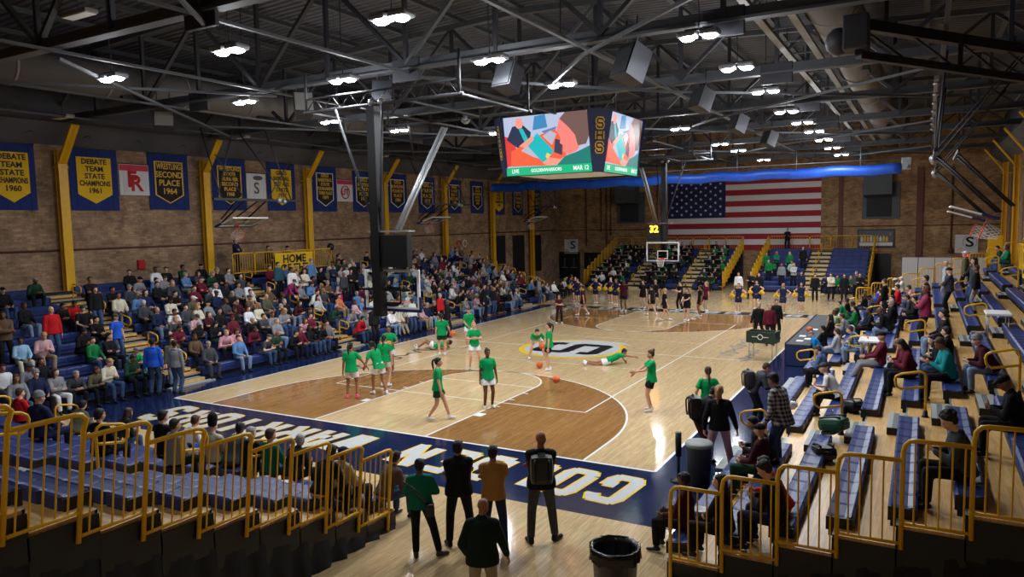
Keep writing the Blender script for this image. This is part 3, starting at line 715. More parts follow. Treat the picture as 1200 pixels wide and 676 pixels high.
# yellow columns with knee braces
def column(x, y, s):
    c = empty('column', (x, y, 0), 0, kind='structure')
    mb = MB(); mb.box((-.02,-.17,0),(.02,.17,8.3)); mb.box((-s*.24,-.17,0),(-s*.20,.17,8.3)); mb.box((-s*.22,-.02,0),(0,.02,8.3))
    mb.build('column_shaft', M['yellow'], c)
    mb = MB(); mb.bar((-s*.2,-.07,7.75), (-s*1.25,-.07,9.15), .07, .18, up=(0,1,0)).bar((-s*.2,.07,7.75), (-s*1.25,.07,9.15), .07, .18, up=(0,1,0))
    mb.build('knee_brace', M['yellow'], c)
    MB().box((-.28,-.2,7.6),(.28,.2,7.66)).build('column_bracket', M['yellow'], c)
for k in range(7):
    column(-XW+.26, 2.15+6.45*k, -1); column(XW-.26, 2.15+6.45*k, 1)
# ducts
def duct(x, z, y0, y1, r, label):
    d = empty('air_duct', (x, y0, z), label=label, cat='air duct')
    MB().tube([(0, 0, 0), (0, y1-y0, 0)], r, 28).build('duct_run', M['duct'], d)
    for i in range(int((y1-y0)/3)):
        MB().tube([(0, 1.5+i*3-.04, 0), (0, 1.5+i*3+.04, 0)], r+.03, 28).build('duct_flange', M['steelmid'], d)
        if i % 2 == 0: MB().bevbox((.3, 1.9+i*3, -r-.05), (.5, 2.9+i*3, -r+.12), .02).build('air_outlet', M['ventdark'], d)
duct(-12.6, 10.35, -6, 45, .62, 'round grey air duct running under the roof above the banner wall')
duct(10.1, 10.6, -1.0, 45, .66, 'round grey air duct running under the roof beside the catwalk rails')
c = empty('catwalk', (0,0,0), label='pair of pale catwalk beams hanging below the roof trusses', cat='catwalk')
for x in (8.62, 9.4): MB().box((x-.09, -4, 9.95), (x+.09, 45.5, 9.99)).box((x-.02,-4,9.99),(x+.02,45.5,10.16)).build('catwalk_beam', M['steelmid'], c)
for i in range(30): MB().box((8.6, -3.6+i*1.65, 9.99), (9.42, -3.54+i*1.65, 10.03)).build('crossbar', M['roofsteel'], c)
# far wall fittings
for x, w in ((6.75,.3),(12.0,.42)): struct('trim_1' if x < 7 else 'trim_2', MB().box((x-w/2, YF-.18, 0), (x+w/2, YF, 8.6)), M['pilaster'])
for i, x in enumerate((-14.2,-12.75,-12.25,-11.85,-7.6,14.0)):
    MB().tube([(x, YF-.09, 8.6), (x, YF-.09, (3.0, 4.2, 3.1, 3.9, 5.0, 2.6)[i])], .055, 8).build('trim_pipe', M['pipe_red'], kind='structure')
MB().tube([(14.0, YF-.09, 2.75),(14.0,YF-.09,2.45)], .14, 10).build('trim_pipe', M['pipe_red'], kind='structure')
MB().tube([(-16.9, YF-.06, 4.4), (16.9, YF-.06, 4.4)], .03, 6).build('trim_4', M['pipe_red'], kind='structure')
def hood(x, w, label):
    h = empty('vent_hood', (x, YF, 0), label=label, cat='vent')
    mb = MB(); mb.add([(-w/2,0,8.5),(w/2,0,8.5),(w/2,-1.2,8.3),(-w/2,-1.2,8.3),(-w/2,0,6.5),(w/2,0,6.5),(w/2,-1.2,6.7),(-w/2,-1.2,6.7)],
        [(0,1,2,3),(3,2,6,7),(7,6,5,4),(0,3,7,4),(1,5,6,2)]); mb.build('hood', M['ventgrey'], h)
    MB().box((-w/2-.15,-.12,4.95),(w/2+.5,-.02,7.6)).build('back_panel', M['ventgrey'], h)
    mb = MB().box((-w/2+.15,-.2,5.1),(w/2-.05,-.1,6.5))
    for i in range(7): mb.bar((-w/2+.15,-.24,5.2+i*.2),(w/2-.05,-.24,5.2+i*.2),.1,.02)
    mb.build('louvre', M['ventdark'], h)
hood(-10.15, 1.85, 'dark grey vent hood on the brick end wall between pipes and flag')
hood(9.3, 1.85, 'dark grey vent hood on the end wall above the framed picture')
# doors in the far wall
def door(n, x0, x1, h, leaves=1):
    d = empty('door_%d' % n, ((x0+x1)/2, YF-.02, 0), kind='structure'); w = (x1-x0)
    MB().box((-w/2-.1,-.06,0),(-w/2,.02,h+.1)).box((w/2,-.06,0),(w/2+.1,.02,h+.1)).box((-w/2,-.06,h),(w/2,.02,h+.1)).build('door_frame', M['black'], d)
    for i in range(leaves):
        a = -w/2+i*w/leaves; l = MB().bevbox((a+.01,-.05,.01),(a+w/leaves-.01,0,h-.01),.01).build('door_leaf', M['doorblack'], d)
        MB().box((a+w/leaves*.42,-.056,h*.45),(a+w/leaves*.55,-.05,h*.82)).build('door_window', M['ventgrey'], l)
        MB().box((a+.1,-.1,1.0),(a+w/leaves-.1,-.06,1.05)).build('door_handle', M['alu'], l)
door(1, -16.85, -15.0, 2.35, 2); door(2, -14.35, -12.5, 2.3, 2)
struct('door_3', MB().box((8.45,YF-.05,0),(10.25,YF+.02,2.35)), M['doorblack'])
# tall blinded windows, banner wall
for i, (y0, y1, z0, z1) in enumerate(((34.95,36.7,1.9,4.15),(38.1,39.9,1.1,4.1),(41.3,43.0,1.05,4.05))):
    w = empty('window_%d' % (i+1), (-XW, (y0+y1)/2, z0), kind='structure'); h = z1-z0; q = (y1-y0)/2
    MB().box((0,-q,0),(.05,q,h)).build('window_pane', M['windowdark'], w)
    MB().box((0,-q-.06,-.06),(.08,-q,h+.06)).box((0,q,-.06),(.08,q+.06,h+.06)).box((0,-q,h),(.08,q,h+.06)).box((0,-q,-.06),(.08,q,0)).build('window_frame', M['steeldark'], w)
# white panelled partition to the right of the far wall
p = empty('partition', (12.9, YF-1.6, 0), label='low white panelled partition along the end wall', cat='partition')
for i in range(5): MB().bevbox((-1.9+i*1.02,-.05,0),(-1.9+i*1.02+.98,.05,2.15),.02).build('panel', M['bannerwhite'], p)
# signs with the school letter
def s_sign(x, z, w, h, label):
    s = empty('wall_sign', (x, YF-.03, z), label=label, cat='sign', group='letter signs on the end wall')
    MB().bevbox((-w/2,-.05,-h/2),(w/2,0,h/2),.01).build('panel', M['bannerwhite'], s)
    R = Matrix.Rotation(PI/2, 4, 'X')
    text('letter', 'S', h*.75, M['inkblack'], s, Matrix.Translation((w*.14,-.055,h*.08)) @ R, .004, .02, 1.2)
    mb = MB(); mb.tube([(w*.14+w*.30*math.cos(t), -.056, h*.1+h*.36*math.sin(t)) for t in [i*PI/12 for i in range(24)]], .012, 4, closed=True); mb.build('ring', M['inkgrey'], s)
    text('mark', 'W', h*.28, M['gold'] if x > 0 else M['inkgrey'], s, Matrix.Translation((-w*.3,-.055,-h*.3)) @ R, .004)
s_sign(-15.75, 2.95, 1.35, 1.3, 'white sign with black letter S above the black double door')
s_sign(14.95, 3.05, 1.4, 1.3, 'white sign with black letter S and gold mark near the corner')
MB().bevbox((-15.9,YF-.12,2.42),(-15.6,YF-.02,2.55),.01).build('exit_light', M['white'], label='small white light box over the black double door', cat='light')
# framed picture
f = empty('framed_picture', (9.2, YF-.02, 3.48), label='wide framed team picture in gold and black on the end wall', cat='picture')
MB().box((-1.25,-.08,-.68),(1.25,-.0,-.6)).box((-1.25,-.08,.6),(1.25,0,.68)).box((-1.25,-.08,-.6),(-1.17,0,.6)).box((1.17,-.08,-.6),(1.25,0,.6)).build('frame', M['black'], f)
MB().box((-1.17,-.03,-.6),(1.17,-.01,.6)).build('print', M['inkgrey'], f)
MB().box((-1.1,-.04,-.55),(1.1,-.03,-.3)).build('caption_strip', M['bannerwhite'], f)
for i in range(9):
    x = -.95+i*.21; MB().ball((x,-.05,.12+.06*(i % 2)),(.05,.02,.06)).box((x-.08,-.06,-.25),(x+.08,-.04,.06+.06*(i % 2))).build('team_figure', M['gold'] if i % 3 else M['bannerwhite'], f)
MB().ball((.95,-.05,.3),(.13,.03,.17)).build('portrait', M['steelmid'], f)
# the flag
fg = MB(); FW, FH = 12.05, 5.75; x0, z1 = -6.68, 8.35; y = YF-.06
def fy(x): return YF-.002-.018*(1+math.sin(x*2.1))-.010*(1+math.sin(x*5.3))
NX = 60
for i in range(13):
    for k in range(NX):
        xa = x0+FW*k/NX; xb = x0+FW*(k+1)/NX; za = z1-FH*i/13; zb = z1-FH*(i+1)/13
        m = 0 if i % 2 == 0 else 1
        if i < 7 and k < NX*.4: m = 2
        fg.add([(xa,fy(xa),zb),(xb,fy(xb),zb),(xb,fy(xb),za),(xa,fy(xa),za)], [(0,1,2,3)], m, True)
flag = fg.build('flag', [M['red'], M['flagwhite'], M['flagblue']], label='huge stars and stripes flag hanging flat on the end wall', cat='flag')
CW, CH = FW*.4, FH*7/13
stm = MB()
for r_ in range(9):
    for c_ in range(6 if r_ % 2 == 0 else 5):
        cx = x0+CW*((c_*2+1+(r_ % 2))/12); cz = z1-CH*(r_+1)/10; pts = []
        for k in range(10):
            a = PI/2+k*PI/5; rr = .135 if k % 2 == 0 else .055; pts.append((cx+rr*math.cos(a), y-.07, cz+rr*math.sin(a)))
        stm.add(pts+[(cx, y-.07, cz)], [(10, k, (k+1) % 10) for k in range(10)], 0)
stm.build('stars', M['flagwhite'], flag)
# rolled blue divider curtain
mb = MB(); N = 60
prof = [(-.26,.02),(-.3,.2),(-.14,.34),(.14,.34),(.28,.14),(.24,-.14),(.02,-.24),(-.2,-.2)]
xs = [-15.9+27.0*i/N for i in range(N+1)]
R2 = random.Random(11)
for i, x in enumerate(xs):
    sag = .04*math.sin(x*1.9)+.03*R2.uniform(-1, 1)
    for (a, b) in prof: mb.v.append((x, 33.2+a+.02*R2.uniform(-1,1), 7.72+b*1.05+sag))
for i in range(N):
    for k in range(8): a = i*8+k; b_ = i*8+(k+1) % 8; mb.f.append((a, b_, b_+8, a+8)); mb.m.append(0); mb.sm.append(True)
mb.f.append(tuple(range(8))); mb.m.append(0); mb.sm.append(False); mb.f.append(tuple(N*8+k for k in range(8))); mb.m.append(0); mb.sm.append(False)
tb = mb.build('rolled_curtain', M['tarpblue'], label='rolled up bright blue divider curtain hung across the hall', cat='curtain')
for x in (-12,-8.5,-5,-1.5,2,5.5,9): MB().tube([(x,33.2,7.95),(x,33.2,9.2)],.025,6).build('hanger', M['alu'], tb)
MB().tube([(-16,33.2,8.35),(11.2,33.2,8.35)],.03,6).build('batten', M['alu'], tb)
MB().bevbox((11.1,33.0,7.7),(11.6,33.4,8.4),.03).tube([(11.35,33.0,7.9),(11.35,32.6,7.9)],.1,8).build('winch', M['alu'], tb)

# ---------------------------------------------------------------- banners
def banner(y0, y1, z1, z0, kind, lines, label, gold_text=None):
    yc = (y0+y1)/2; w = y1-y0; h = z1-z0
    b = empty('banner', (-XW+.03, yc, (z0+z1)/2), 0, label, 'banner', 'championship banners on the brick wall')
    # local frame: width along y; seen from +x side with +y to the right
    R = Matrix(((0,0,1,0),(1,0,0,0),(0,1,0,0),(0,0,0,1)))
    mb = MB(); n = 8
    for i in range(n):
        a = -w/2+w*i/n; c = -w/2+w*(i+1)/n
        mb.box((.0+.012*(i % 2), a, -h/2), (.02+.012*(i % 2), c, h/2))
    mb.build('cloth', M['bannerwhite'] if kind == 'white' else M['bannerblue'], b)
    MB().tube([(.03,-w/2-.03,h/2),(.03,w/2+.03,h/2)],.02,6).build('rod', M['steeldark'], b)
    if kind == 'white':
        MB().box((.035,-w/2+.02,h*.28),(.045,w/2-.02,h/2-.04)).build('top_band', M['pinkred'] if lines != 'S' else M['bannerwhite'], b)
        return b, R
    pw = w*.36; top = h*.36; mid = -h*.24; low = -h*.39
    def pen(s, x0, x1, m, nm):
        P = [(-pw*s, top-(1-s)*.5), (-pw*s, mid+(1-s)*.2), (0, low+(1-s)*.5), (pw*s, mid+(1-s)*.2), (pw*s, top-(1-s)*.5)]
        MB().prism([(p[0], p[1]) for p in P], x0, x1, axis='x').build(nm, m, b)
    if kind == 'gold': pen(1, .035, .045, M['bannergold'], 'pennant')
    else:
        pen(1, .035, .045, M['gold'] if kind == 'darkgold' else M['bannerwhite'], 'pennant_border'); pen(.9, .045, .052, M['bannerdark'], 'pennant')
    nl = len(lines); sp = (top-mid)*.98/nl
    for i, t in enumerate(lines):
        sz = min(sp*1.02, 1.9*pw*.92/(.62*len(t)))
        text('lettering', t, sp*1.0, M['inkblack'] if kind == 'gold' else M['gold'], b, Matrix.Translation((.056,0,top-sp*(i+.62))) @ R, .002, .008, min(1, sz/sp))
    return b, R
BN = [(-.28,1.37,8.46,6.0,'gold',['DEBATE','TEAM','STATE','CHAMPIONS','1960'],'blue banner with gold pennant, debate team state champions 1960'),
 (2.64,4.6,8.46,6.0,'gold',['DEBATE','TEAM','STATE','CHAMPIONS','1961'],'blue banner with gold pennant, debate team state champions 1961'),
 (6.0,7.95,8.5,6.05,'darkgold',['WRESTLING','SECOND','PLACE','1964'],'blue banner with dark pennant reading second place 1964'),
 (9.26,11.2,8.5,6.05,'darkgold',['WRESTLING','STATE','RUNNER','SECOND','PLACE','1968'],'blue banner with dark pennant behind the first folded hoop'),
 (12.55,14.45,8.5,6.05,'gold',['GIRLS','BASKETBALL','FIRST AND','STATE','1977'],'blue banner with gold pennant reading girls basketball 1977'),
 (15.75,17.6,8.5,6.02,'darkwhite',['GIRLS','BASKETBALL','STATE','TOURNAMENT','THIRD PLACE','1979'],'blue banner with white edged dark pennant reading 1979'),
 (18.98,20.8,8.4,6.02,'darkwhite',['GIRLS','BASKETBALL','FOURTH','PLACE','1983'],'blue banner with white edged dark pennant reading 1983'),
 (22.19,24.1,8.4,6.0,'darkwhite',['GIRLS','BOWLING','FOURTH','PLACE','1984'],'blue banner with white edged dark pennant reading 1984'),
 (25.39,27.23,8.35,5.95,'darkwhite',['GIRLS','FOURTH','PLACE','1987'],'blue banner behind the bright slanted hoop strut'),
 (28.67,30.5,8.3,5.95,'darkwhite',['GIRLS','TRACK','STATE','SECOND','1989'],'blue banner between the fifth column and second folded hoop'),
 (31.8,33.6,8.3,5.95,'darkwhite',['BOYS','CROSS','COUNTRY','STATE','PLACE','1991'],'blue banner just before the rolled blue curtain'),
 (34.9,36.8,8.1,5.85,'gold',['GIRLS','FULL','STATE','CHAMPIONS','1993'],'blue banner with gold pennant past the blue curtain'),
 (38.1,39.85,8.0,5.8,'darkwhite',['BOYS','TENNIS','THIRD','1995'],'blue banner before the last column, over dark windows'),
 (41.2,43.1,8.0,5.75,'darkwhite',['BOYS','GOLF','STATE','1996'],'blue banner past the last column, nearest the end wall')]
for b in BN: banner(*b)
b, R = banner(4.68,6.0,7.96,6.65,'white','x','white banner with pink top band and red monogram FR')
text('monogram', 'R', .95, M['crimson'], b, Matrix.Translation((.04,.08,-.18)) @ R, .003, .02); text('monogram', 'F', .95, M['crimson'], b, Matrix.Translation((.046,-.12,-.02)) @ R, .003, .02)
b, R = banner(11.25,12.45,7.9,6.6,'white','S','white banner with grey ornament and letter S')
text('monogram', 'S', .8, M['inkgrey'], b, Matrix.Translation((.04,0,-.12)) @ R, .003, .01)
MB().ball((.04,.1,.42),(.015,.35,.12)).build('ornament', M['inkgrey'], b)
b, R = banner(17.65,18.95,7.85,6.6,'white','x','white banner with red top band and red shield')
MB().tube([(.05, .34*math.cos(t), -.1+.36*math.sin(t)) for t in [i*PI/10 for i in range(20)]], .03, 5, closed=True).build('shield', M['crimson'], b)
text('monogram', 'UT', .5, M['crimson'], b, Matrix.Translation((.045,0,-.1)) @ R, .003, .015)
# small wall devices
for y, z in ((5.4,3.7),): MB().bevbox((-XW,y-.16,z-.2),(-XW+.12,y+.16,z+.2),.02).build('alarm_box', M['crimson'], label='red alarm box on the brick wall below the monogram banner', cat='alarm')
MB().bevbox((-XW,24.0,3.4),(-XW+.1,24.25,3.75),.02).build('alarm_box', M['crimson'], label='red alarm box on the brick wall beside the black shot clock box', cat='alarm')
for i, y in enumerate((30.1, 30.85)):
    MB().tube([(-XW+.04, y+.24*math.cos(t), 3.75+.24*math.sin(t)) for t in [k*PI/12 for k in range(24)]], .035, 6, closed=True).build('wall_ring', M['crimson'] if i == 0 else M['white'], label=('red' if i == 0 else 'white')+' round ring sign on the brick wall by the far platform', cat='sign')
# ---------------------------------------------------------------- bleachers
RUN, RISE = .72, .26
def deck(k): return 0 if k < 1 else .28+RISE*(k-1)
_ph = None
def p_handrail(parent, loc, flip=1, h=.86):
    global _ph
    if _ph is None:
        mb = MB(); r = .024
        mb.tube([(0,0,0),(0,0,.55*h),(0,0,h-.10),(0,-.03,h-.03),(0,-.10,h),(0,-.42,h-.07),(0,-.50,h-.12),(0,-.52,h-.19),(0,-.50,h-.30),(0,-.42,h-.36),(0,-.1,h-.30),(0,0,h-.28)], r, 8)
        _ph = (mb.mesh('aisle_handrail', M['yellow']), MB().lathe([(0,.12),(.04,.12),(.05,.03),(.07,0),(0,0)], 10).mesh('post_boot', M['black']))
    o = link('aisle_handrail', _ph[0], parent, loc); link('post_boot', _ph[1], o)
def rail_panel(parent, P, w, top, bot, lean=0, name='end_rail_panel'):
    """P(v, z): point of the stepped end rail at distance v up the slope; first post tall, top bar level"""
    mb = MB(); r = .028
    pts = [(0, bot)]
    mb.tube([P(lean, bot-.27), P(lean*.3, top-.18), P(.02, top-.07), P(.07, top-.015), P(.14, top), P(w+lean*.3, top)], r, 8)
    mb.tube([P(lean*.8, bot+.06), P(w+lean*.8, bot+.06)], .022, 8)
    for i in range(1, 6):
        v = w*i/5.6; mb.tube([P(v+lean*.8, bot+.06), P(v+lean*.2, top)], .011, 6, caps=False)
    mb.build(name, M['yellow'], parent)
def bleachers(name, loc, rz, Ln, rows, aisles, label, ends=(0, 1), lean=0, seatmod=.46, wood='deckwood', fascia=False, aw=1.3, seat_h=.17, skirt=True, panels=True, step_m=None, stepface=None, rail_every=2):
    """local x along the rows, local y up the slope"""
    R = empty(name, loc, rz, label, 'bleachers')
    secs = []; a = 0
    for c in sorted(aisles): secs.append((a, c-aw/2)); a = c+aw/2
    secs.append((a, Ln))
    dm = M[wood]
    if panels: secs = [(x0+(.24 if x0 == 0 and 0 in ends else 0), x1-(.24 if x1 == Ln and 1 in ends else 0)) for x0, x1 in secs]
    for k in range(1, rows+1):
        v0 = RUN*(k-1); z = deck(k)
        mb = MB(); mb.box((0, v0+.1, z-.05), (Ln, v0+RUN+.12, z)); mb.box((0, v0+.1, z-.055), (Ln, v0+.13, z+.002), 1)
        mb.box((0, v0+.16, max(0, deck(k-1) if k > 1 else 0)), (Ln, v0+.2, z-.05), 2)
        mb.build('deck_row', [dm, M['alu'], M['black']], R)
        for (x0, x1) in secs:
            mb = MB(); L2 = x1-x0-.06; n = max(1, round(L2/seatmod)); w = L2/n
            for i in range(n):
                xa = x0+.03+i*w; b = len(mb.v)
                # one moulded seat: front lip, dished top, rounded back
                prof = [(0,.0),(0,.13),(.03,.165),(.10,.155),(.22,.15),(.30,.17),(.33,.15),(.33,.0)]
                prof = [(p[0]+.0, p[1]*seat_h/.17) for p in prof]
                for q, (xx, ins) in enumerate(((xa+.004, .02), (xa+.05, 0), (xa+w-.05, 0), (xa+w-.004, .02))):
                    for (pv, pz) in prof: mb.v.append((xx, v0+min(pv, .33-ins*1.5)+(ins*.4 if pv < .05 else 0), z+pz-(.012 if ins and pz > .1 else 0)))
                m_ = len(prof)
                for q in range(3):
                    for j in range(m_-1): a_ = b+q*m_+j; mb.f.append((a_, a_+1, a_+m_+1, a_+m_)); mb.m.append(0); mb.sm.append(False)
                mb.f.append(tuple(b+j for j in range(m_))); mb.f.append(tuple(b+3*m_+m_-1-j for j in range(m_))); mb.m += [0, 0]; mb.sm += [False, False]
            for xe in (x0, x1-.03): mb.box((xe, v0+.0, z-.04), (xe+.03, v0+.32, z+.14*seat_h/.17), 1)
            mb.box((x0+.02, v0+.03, z-.12), (x1-.02, v0+.3, z), 0 if fascia else 1)
            mb.build('seat_bench', [M['navyseat'], M['black']], R)
    for c in aisles:
        for k in range(0, rows):
            v1 = RUN*k; z = deck(k); mb = MB()
            hh = deck(k+1)-z
            mb.box((c-aw/2+.06, v1-.20, z), (c+aw/2-.06, v1+.16, z+hh*.5), 1)
            for q in range(4): mb.box((c-aw/2+.06, v1-.20+.09*q, z+hh*.5), (c+aw/2-.06, v1-.20+.09*q+.088, z+hh*.5+.012), 0 if q != 1 else 2)
            if step_m: mb.box((c-aw/2+.06, v1-.212, z+hh*.5-.085), (c+aw/2-.06, v1-.2, z+hh*.5+.005), 3)
            if k == 0: mb.box((c-aw/2-.2, -.42, .0), (c+aw/2+.2, -.2, .045), 0)
            mb.build('aisle_step', [M[stepface or 'steptop'], M[stepface or 'black'], M['stepdark'] if not stepface else M['steptop'], M['stepgold']], R)
            if k >= 1 and k % rail_every == 1: p_handrail(R, (c, v1-RUN+.42, z))
    for e in ends:
        xe = 0 if e == 0 else Ln; s = 1 if e == 0 else -1
        if panels:
            for k in range(1, rows+1):
                P = lambda v, z, k=k: (xe-s*.062, RUN*(k-1)+.16+v, z)
                rail_panel(R, P, RUN, deck(k)+1.1, deck(k), lean)
        if skirt:
            for k in range(1, rows+1):
                mb = MB(); mb.box((xe-s*.03, RUN*(k-1)+.1, max(0, deck(k)-.55)), (xe-s*.005, RUN*k+.12, deck(k)-.04)); mb.build('dark_void_infill', M['black'], R)  # black infill standing in for the shaded void under each deck
            mb = MB(); n = 60; W = rows*RUN+.2
            tops = []
            for i in range(n+1):
                v = .1+W*i/n; t = max(.06, .28+RISE*((v-.1)/RUN)-.42)
                off = .10*abs(math.sin(i*.9))+.03*math.sin(i*2.7)
                tops.append((v, t, off))
            for v, t, off in tops:
                mb.v += [(xe-s*.02, v, t), (xe-s*(.02+off*.5), v, t*.5), (xe-s*(.02+off), v, 0.0)]
            for i in range(n):
                for j in (0, 1): a_ = i*3+j; mb.f.append((a_, a_+1, a_+4, a_+3)); mb.m.append(0); mb.sm.append(True)
            mb.build('side_curtain', M['blackcloth'], R)
    # back closure
    MB().box((0, rows*RUN+.1, 0), (Ln, rows*RUN+.16, deck(rows)-.02)).build('back_panel', M['black'], R)
    return R
AI = [5.7, 13.6, 21.7, 29.6]
BL = bleachers('bleachers', (-9.1,-4.2,0), PI/2, 32.6, 11, AI, 'navy bleachers below the championship banners with four yellow railed aisles', fascia=True, step_m=True, ends=(0,1))
BR = bleachers('bleachers', (9.1,28.4,0), -PI/2, 32.6, 11, [32.6-x for x in AI], 'bleachers opposite the banners with wooden decks and blue seats')
BS = bleachers('bleachers', (4.5,-4.43,0), PI, 13.0, 9, [3.1, 9.6], 'small bleachers behind the near baseline, seen from their back corner', lean=.2, wood='deckwoodX', aw=1.2, ends=(0,))
BB = bleachers('bleachers', (-11.0,38.8,0), 0, 10.7, 10, [4.0, 8.1-.1], 'navy end bleachers below the flag filled by the band', fascia=True, wood='deckwoodX', aw=1.2, skirt=False, stepface='steptan')
BE = bleachers('bleachers', (1.75,38.8,0), 0, 7.4, 10, [3.9], 'navy end bleachers with mostly empty rows below the framed picture', fascia=True, wood='deckwoodX', aw=1.5, stepface='steptan')
for B_, Ln in ((BB, 10.7), (BE, 7.4)):
    n = int(Ln/1.25)
    for i in range(n):
        mb = MB(); x = i*Ln/n; w = Ln/n-.06; y = 10*RUN+.1; z = deck(10)
        mb.tube([(x,y,z),(x,y,z+1.0),(x+.1,y,z+1.1),(x+w-.1,y,z+1.1),(x+w,y,z+1.0),(x+w,y,z)], .028, 8)
        for j in range(1, 8): mb.tube([(x+w*j/8,y,z+.1),(x+w*j/8,y,z+1.1)], .01, 5, caps=False)
        mb.tube([(x,y,z+.12),(x+w,y,z+.12)], .02, 6); mb.build('back_rail_panel', M['yellow'], B_)
# ---------------------------------------------------------------- platforms with yellow rails
def platform(name, x, y0, y1, z, s, banner_lines, label, blabel, by):
    p = empty(name, (x, y0, z), 0, label, 'platform'); Ln = y1-y0
    MB().box((-s*1.6,0,-.05),(0,Ln,0)).build('platform_floor', M['black'], p)
    for yy in (.1, Ln-.1): MB().box((-s*1.55,yy-.04,-z+2.4 if False else -.6),(-s*1.47,yy+.04,-.1)).build('bracket', M['black'], p)
    n = int(Ln/1.2)
    for i in range(n):
        mb = MB(); a = i*Ln/n; w = Ln/n-.05; X = -s*1.58
        mb.tube([(X,a,0),(X,a,.95),(X,a+.08,1.03),(X,a+w-.08,1.03),(X,a+w,.95),(X,a+w,0)], .03, 8); mb.tube([(X,a,.12),(X,a+w,.12)], .022, 6)
        for j in range(1, 9): mb.tube([(X,a+w*j/9,.12),(X,a+w*j/9,1.03)], .012, 5, caps=False)
        mb.build('rail_panel', M['yellow'], p)
    R = Matrix(((0,0,1,0),(1,0,0,0),(0,1,0,0),(0,0,0,1))) if s < 0 else Matrix(((0,0,-1,0),(-1,0,0,0),(0,1,0,0),(0,0,0,1)))
    b = empty('rail_banner', (x-s*1.66, by, z+.42), 0, blabel, 'banner')
    MB().bevbox((-.01,-1.25,-.52),(.02,1.25,.52),.01).build('cloth', M['bannergold'], b)
    for i, t in enumerate(banner_lines): text('lettering', t, .55 if len(banner_lines) > 1 else 1.1, M['inkblack'], b, Matrix.Translation((-s*.035, 0, (.2-i*.46) if len(banner_lines) > 1 else 0)) @ R, .002, .015)
    return p
platform('media_platform', -XW, 8.9, 15.4, 2.97, -1, ['HOME', 'OF THE'], 'raised media platform with yellow rails on the banner wall', 'yellow banner reading home on the rails of the media platform', 12.6)
platform('media_platform', XW, 9.6, 19.0, 2.97, 1, ['SHS'], 'raised platform with yellow rails on the wall opposite the banners', 'yellow banner with dark letters on the opposite platform rail', 15.6)
MB().bevbox((15.2,31.0,2.6),(15.85,31.06,4.0),.01).build('yellow_panel', M['yellow'], label='plain yellow upright panel near the far corner platform', cat='panel')

# ---------------------------------------------------------------- hoops
def backboard(parent, M4, behind=False):
    b = empty('backboard', (0,0,0)); b.parent = parent; b.matrix_local = M4
    # local: x across, z up, board faces +y
    f = MB(); t = .075
    f.box((-.915,-.02,0),(.915,.02,t)).box((-.915,-.02,1.07-t),(.915,.02,1.07)).box((-.915,-.02,t),(-.915+t,.02,1.07-t)).box((.915-t,-.02,t),(.915,.02,1.07-t))
    f.build('board_frame', M['white'], b)
    MB().box((-.85,-.006,.06),(.85,.006,1.01)).build('board_glass', M['glass'], b)
    MB().box((-.3,.007,.15),(.3,.011,.2)).box((-.3,.007,.56),(.3,.011,.61)).box((-.3,.007,.2),(-.25,.011,.56)).box((.25,.007,.2),(.3,.011,.56)).build('target_square', M['white'], b)
    MB().bevbox((-.95,-.04,-.05),(.95,.04,.03),.015).bevbox((-.96,-.04,-.05),(-.90,.04,.36),.015).bevbox((.90,-.04,-.05),(.96,.04,.36),.015).build('padding', M['navypaint'], b)
    r = MB(); r.tube([(.229*math.cos(t), .38+.229*math.sin(t), .16) for t in [i*PI/14 for i in range(28)]], .012, 6, closed=True)
    r.box((-.09,.01,.08),(.09,.04,.2)).bar((-.06,.03,.15),(-.1,.2,.15),.03,.02).bar((.06,.03,.15),(.1,.2,.15),.03,.02)
    rim = r.build('rim', M['redorange'], b)
    n = MB(); K = 12
    for k in range(K):
        for sg in (-1, 1):
            pts = []
            for j in range(6):
                a = 2*PI*(k+sg*j*.5)/K; rr = .225-.018*j; pts.append((rr*math.cos(a), .38+rr*math.sin(a), .155-.08*j))
            n.tube(pts, .005, 4, caps=False)
    n.build('net', M['net'], rim)
    return b
